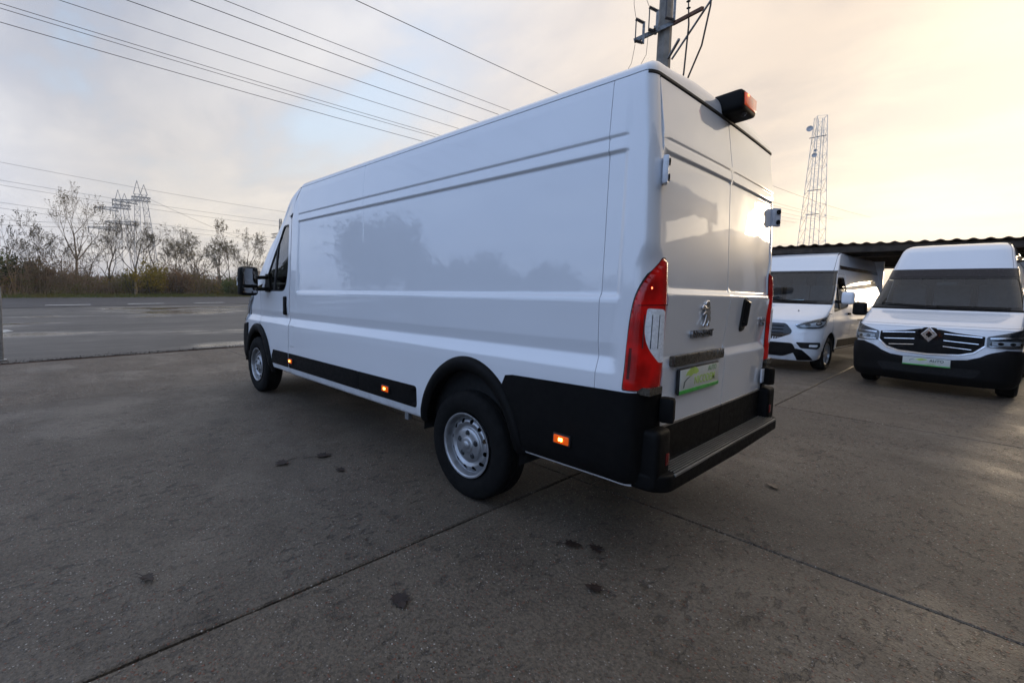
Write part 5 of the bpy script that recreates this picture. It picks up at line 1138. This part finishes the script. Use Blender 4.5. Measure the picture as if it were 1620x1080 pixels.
def scrub():
    rnd = random.Random(5); m = MB(); m2 = MB()
    for k in range(13000):
        y = rnd.uniform(-46, 22); x = 51.5-.19*(y-4.7)+2.0+abs(rnd.gauss(0, 6.5)); z = float(terr(x, y))
        h = rnd.uniform(.8, 3.2)*(1+.35*math.sin(y*.55)+.2*math.sin(y*1.7+1)); w = rnd.uniform(.012, .03); a = Vector((rnd.gauss(0, .22), rnd.gauss(0, .22), 1)).normalized()
        p = Vector((x, y, z)); q = p+a*h; s = Vector((0, w, 0)); m.add([p-s, p+s, q], [(0, 1, 2)])
        for j in range(3):
            t = rnd.uniform(.35, 1.); c = p.lerp(q, t); d = Vector((rnd.gauss(0, .5), rnd.gauss(0, .5), rnd.uniform(.1, .6))); L = rnd.uniform(.2, .7); s2 = Vector((rnd.gauss(0, .02), .016, .012)); m.add([c-s2, c+s2, c+d*L], [(0, 1, 2)])
            b = d.orthogonal().normalized()*.045; e = c+d*L*.7; m2.add([e-b, e+d*.12, e+b, e-d*.12], [(0, 1, 2, 3)])
    m3 = MB(); m4 = MB()
    for k in range(240):
        y = rnd.uniform(-44, 20); x = 53.0-.19*(y-4.7)+abs(rnd.gauss(0, 5)); z = float(terr(x, y)); h = rnd.uniform(.5, 2.8); mm = m3 if rnd.random() < .55 else m4
        for j in range(60):
            c = Vector((x+rnd.gauss(0, .5), y+rnd.gauss(0, .5), z+rnd.uniform(.1, 1)*h)); a = Vector((rnd.gauss(0, 1), rnd.gauss(0, 1), rnd.gauss(0, 1))).normalized()*.09; b = a.orthogonal().normalized()*.05; mm.add([c-a, c+b, c+a, c-b], [(0, 1, 2, 3)])
    tag(m3.build('scrub_leaves', 'leaf_yellow', None, None), 'ochre leaves scattered through the roadside scrub', 'scrub', kind='stuff'); tag(m4.build('scrub_leaves', 'leaf_green', None, None), 'olive green leaves scattered through the roadside scrub', 'scrub', kind='stuff')
    tag(m.build('scrub_stems', 'straw', None, None), 'tangled brown scrub stems along the far verge', 'scrub', kind='stuff'); tag(m2.build('scrub_leaves', 'leaf_brown', None, None), 'dry brown leaves of the roadside scrub', 'scrub', kind='stuff')
    g = MB()
    for k in range(14000):
        y = rnd.uniform(-46, 24); x = 46.9-.19*(y-4.7)+rnd.random()*5.5; z = float(terr(x, y)); h = rnd.uniform(.10, .42); s = Vector((.0, rnd.uniform(.01, .03), 0)); p = Vector((x, y, z))
        g.add([p-s, p+s, p+Vector((rnd.gauss(0, .1), rnd.gauss(0, .1), h))], [(0, 1, 2)])
    tag(g.build('verge_grass', 'leaf_green', None, None), 'rough green grass along the far road edge', 'grass', kind='stuff')
scrub()
def woodline():
    rnd = random.Random(9); m = MB()
    for k in range(20000):
        az = rnd.uniform(-1.9, 2.6); d = rnd.uniform(230, 330); h = 3.5+3.2*rnd.random()*(1+.5*math.sin(az*23)+.4*math.sin(az*57+1)); x, y = d*math.cos(az), d*math.sin(az)
        z = rnd.uniform(0, 1)**1.3*h; s = rnd.uniform(.5, 1.4); a = Vector((rnd.gauss(0, 1), rnd.gauss(0, 1), rnd.gauss(0, 1))).normalized()*s; b = a.orthogonal().normalized()*s*.7; c = Vector((x, y, z)); m.add([c-a, c+b, c+a, c-b], [(0, 1, 2, 3)])
    tag(m.build('far_wood', 'leaf_brown', None, None), 'low brown belt of woodland along the horizon', 'woodland', kind='stuff')
woodline()
v = []; f = []; n = 90
for i in range(n):
    az = -2.2+5.2*i/(n-1); h = 5.2+2.2*math.sin(az*3.1)+1.3*math.sin(az*9+2)
    for d, z in ((340, -1), (420, h*.7), (620, h), (1100, -2)): v.append((d*math.cos(az), d*math.sin(az), z))
f = [(i*4+j, (i+1)*4+j, (i+1)*4+j+1, i*4+j+1) for i in range(n-1) for j in range(3)]
tag(mobj('hills', v, f, 'hill'), kind='structure')

# ------------------------------------------------------------------ road marks, gate post and rail, small things
def on_road(x, y): return float(terr(x, y))
def mark(poly, lab=None, z=.016, mat='road_paint', parent=None):
    o = mobj('road_dash', [(x, y, on_road(x, y)+z) for x, y in poly], [tuple(range(len(poly)))], mat, parent, None); return o
for k in range(-6, 5):
    y0 = 3.0+k*3.9 if k > -9 else 0; y1 = y0-2.05+4.1*0
    xd = lambda y: RX0(y)+2.3
    mark([(xd(y0), y0), (xd(y0)+.7, y0), (xd(y1)+.7, y1), (xd(y1), y1)], parent=rd)
o = mark([(14.6, 4.35), (15.7, 4.35), (15.7, 3.85), (15.1, 3.7), (14.6, 4.0)], z=.004); o.name = 'painted_mark'; tag(o, kind='structure')
rail = MB(); rail.bar((kerbx(6)+.05, 6, -.012), (kerbx(-30)+.05, -30, -.012), .03, .03)
tag(rail.build('gate_rail', 'rust_rail'), 'rusty steel gate rail set along the end of the concrete yard', 'rail')
gp = tag(empty('gate_post', (8.86, 3.645, 0)), 'grey steel gate post standing at the end of the gate rail', 'post')
bevbox('post_tube', (0, 0, .62), (.06, .06, 1.26), 'galv', gp, .008); bevbox('base_plate', (0, 0, .012), (.13, .13, .02), 'steel', gp, .003); bevbox('cap', (0, 0, 1.255), (.066, .066, .015), 'galv', gp, .004)
gr = MB(); rnd = random.Random(3)
for k in range(5200):
    y = rnd.uniform(-6, 6); x = kerbx(y)+.02+abs(rnd.gauss(0, .20)); s = rnd.uniform(.004, .016); c = Vector((x, y, s*.4-.008))
    p = [c+Vector((rnd.uniform(-1, 1), rnd.uniform(-1, 1), rnd.uniform(-.3, 1))).normalized()*s for _ in range(4)]; gr.add(p, [(0, 1, 2), (0, 3, 1), (1, 3, 2), (0, 2, 3)])
tag(gr.build('edge_grit', 'dirt', None, None), 'dark grit gathered along the gate rail', 'grit', kind='stuff')
LEAF = [(0, -.5), (.16, -.42), (.38, -.5), (.30, -.28), (.52, -.10), (.30, -.04), (.42, .26), (.20, .16), (.16, .36), (0, .56), (-.16, .36), (-.22, .14), (-.44, .24), (-.30, -.04), (-.50, -.14), (-.30, -.26), (-.36, -.48), (-.14, -.42)]
def leaf(x, y, s, rz, lab, mat='fallen_leaf', curl=.25, stem=.9):
    root = tag(empty('fallen_leaf', (x, y, .004), rz), lab, 'leaf', 'fallen leaves on the concrete yard'); pts = [(0., 0.)]+LEAF; rnd = random.Random(int(x*100)+7)
    v = [(a*s, b*s, .006+s*curl*(a*a+.4*b*b)+rnd.uniform(0, .006)) for a, b in pts]; n = len(LEAF)
    mobj('blade', v, [(0, 1+i, 1+(i+1) % n) for i in range(n)], mat, root, 60)
    m = MB(); m.tube([(0, -.45*s, .006), (.06*s, -.8*s, .012), (-.02*s, -(.5+stem)*s, .006)], [.0022, .0018, .0014], 5); m.build('stalk', mat, root)
for a in ((-.82, .93, .085, 2.2, 'dark brown leaf with long stalk lying behind the rear wheel, beside another'), (-.93, .87, .08, .9, 'dark brown leaf with its stalk pointing away, beside another behind the rear wheel'), (-1.10, 1.18, .075, -1.2, 'dark leaf alone on the concrete nearest the rear step side'),
          (-.60, 1.93, .10, 1.2, 'dark curled leaf with long stalk on the slab by the joint'), (1.32, 1.72, .11, .3, 'dark leaf lying farthest from the wheel in the group of three'), (1.28, 1.38, .12, 2.9, 'flat dark leaf in the middle of the group of three'), (.92, 1.42, .08, 1.6, 'small dark leaf of the group of three nearest the rear wheel'), (.28, 2.75, .07, 2., 'small dark leaf alone on the open left slab')):
    leaf(*a)
leaf(-1.30, -.92, .085, .6, 'pale narrow dry leaf on the concrete behind the rear step', 'fallen_leaf_pale', .5, .2)

# ------------------------------------------------------------------ what stands behind the camera and shows in the paint
def round_tree(x, y, H, W, seed, lab, leafm='leaf_dark', n=5200):
    rnd = random.Random(seed); root = tag(empty('leafy_tree', (x, y, 0)), lab, 'tree', 'leafy trees behind the yard'); t = MB(); t.tube([(0, 0, -.2), (.05, 0, H*.3), (0, .05, H*.75)], [.22, .18, .05], 8); pts = []
    for k in range(60):
        a = rnd.uniform(0, 6.28); e = math.acos(rnd.uniform(-.7, 1)); rr = rnd.uniform(.45, 1.); c = Vector((W/2*rr*math.sin(e)*math.cos(a), W/2*rr*math.sin(e)*math.sin(a), H*.58+H*.40*rr*math.cos(e))); pts.append((c, c)); t.tube([(0, 0, H*rnd.uniform(.25, .6)), c], [.05, .01], 4, False)
    t.build('trunk', 'bark', root, 60); m = MB(); leaf_cloud(rnd, m, pts, int(n*2.6), W*.085, .26); m.build('crown', leafm, root, None)
round_tree(37, 24, 9.5, 8.5, 1, 'tall dense dark tree beside the yard'); round_tree(30, 31, 6.0, 6.5, 2, 'lower dense dark tree right of the tall one', n=3600); round_tree(24, 34, 5.2, 6, 3, 'squat dense dark tree near the road bend', n=3000)
round_tree(12, 42, 5.4, 7, 4, 'broad dark tree far across the yard', n=3000); round_tree(-6, 46, 5.0, 8, 5, 'wide low dark tree behind the yard', n=3000); round_tree(44, 14, 5.2, 5, 6, 'small dark tree standing by the road', n=2400)
round_tree(33, 28, 5.0, 6, 11, 'bushy dark tree between the tall and the lower dense tree', n=2600); round_tree(27, 33, 4.4, 6, 12, 'low bushy dark tree beside the squat one', n=2400); round_tree(18, 39, 4.6, 8, 13, 'wide bushy dark tree between the squat and the broad one', n=2600); round_tree(3, 44, 4.4, 9, 14, 'low wide bushy tree next to the broad dark tree', n=2600)
def building(loc, rz, lab, L, H, D, bays):
    """flat-roofed hall; local +y is its front"""
    root = tag(empty('hall', (*loc, 0), rz), lab, 'building', 'buildings around the yard')
    bevbox('wall', (0, -D/2-.5, H/2), (L, D, H), 'wall_render', root, .05)
    bevbox('roof_overhang', (0, -D/2+1.2, H+.16), (L+1.4, D+4.0, .34), 'wall_render', root, .04); bevbox('fascia', (0, 3.22, H-.35), (L+1.3, .1, .66), 'frame_grey', root, .02)
    for k in range(bays):
        x = -L/2+(k+.5)*L/bays; wd = L/bays-.45
        w = bevbox('window', (x, -.46, 1.85), (wd, .12, 3.3), 'frame_grey', root, .02)
        for j in (-.5, .5): bevbox('pane', (x+j*wd*.49, -.385, 2.35), (wd*.46, .03, 2.0), 'shop_glass', w, .005); bevbox('pane', (x+j*wd*.49, -.385, .75), (wd*.46, .03, 1.0), 'shop_glass', w, .005)
    for k in range(bays//2+1): bevbox('column', (-L/2+k*L/(bays//2), 2.9, H/2-.1), (.24, .24, H-.2), 'frame_grey', root, .02)
building((-19, -26), R(8), 'long pale flat-roofed hall with tall dark windows behind the parked vans row', 22, 4.8, 8, 8)
building((-12.2, -6), R(-90), 'tall pale flat-roofed hall with deep roof overhang, out of view, placed to shade the long van rear doors', 30, 6.2, 9, 10)  # unseen hall, set close and tall to keep sky light off the doors

# ------------------------------------------------------------------ thin evening haze
HZ = True
if HZ:
    t = NT('haze'); pv = t.n('ShaderNodeVolumePrincipled', {'Color': (.95, .96, 1., 1), 'Density': .0005, 'Anisotropy': .3}); t.t.links.new(pv.outputs[0], t.out.inputs['Volume'])
    m = MB(); m.box((0, 0, 17.5), (6100, 6100, 43)); tag(m.build('haze', 'haze', None, None), 'thin pale evening haze over the whole plain', 'haze', kind='stuff')
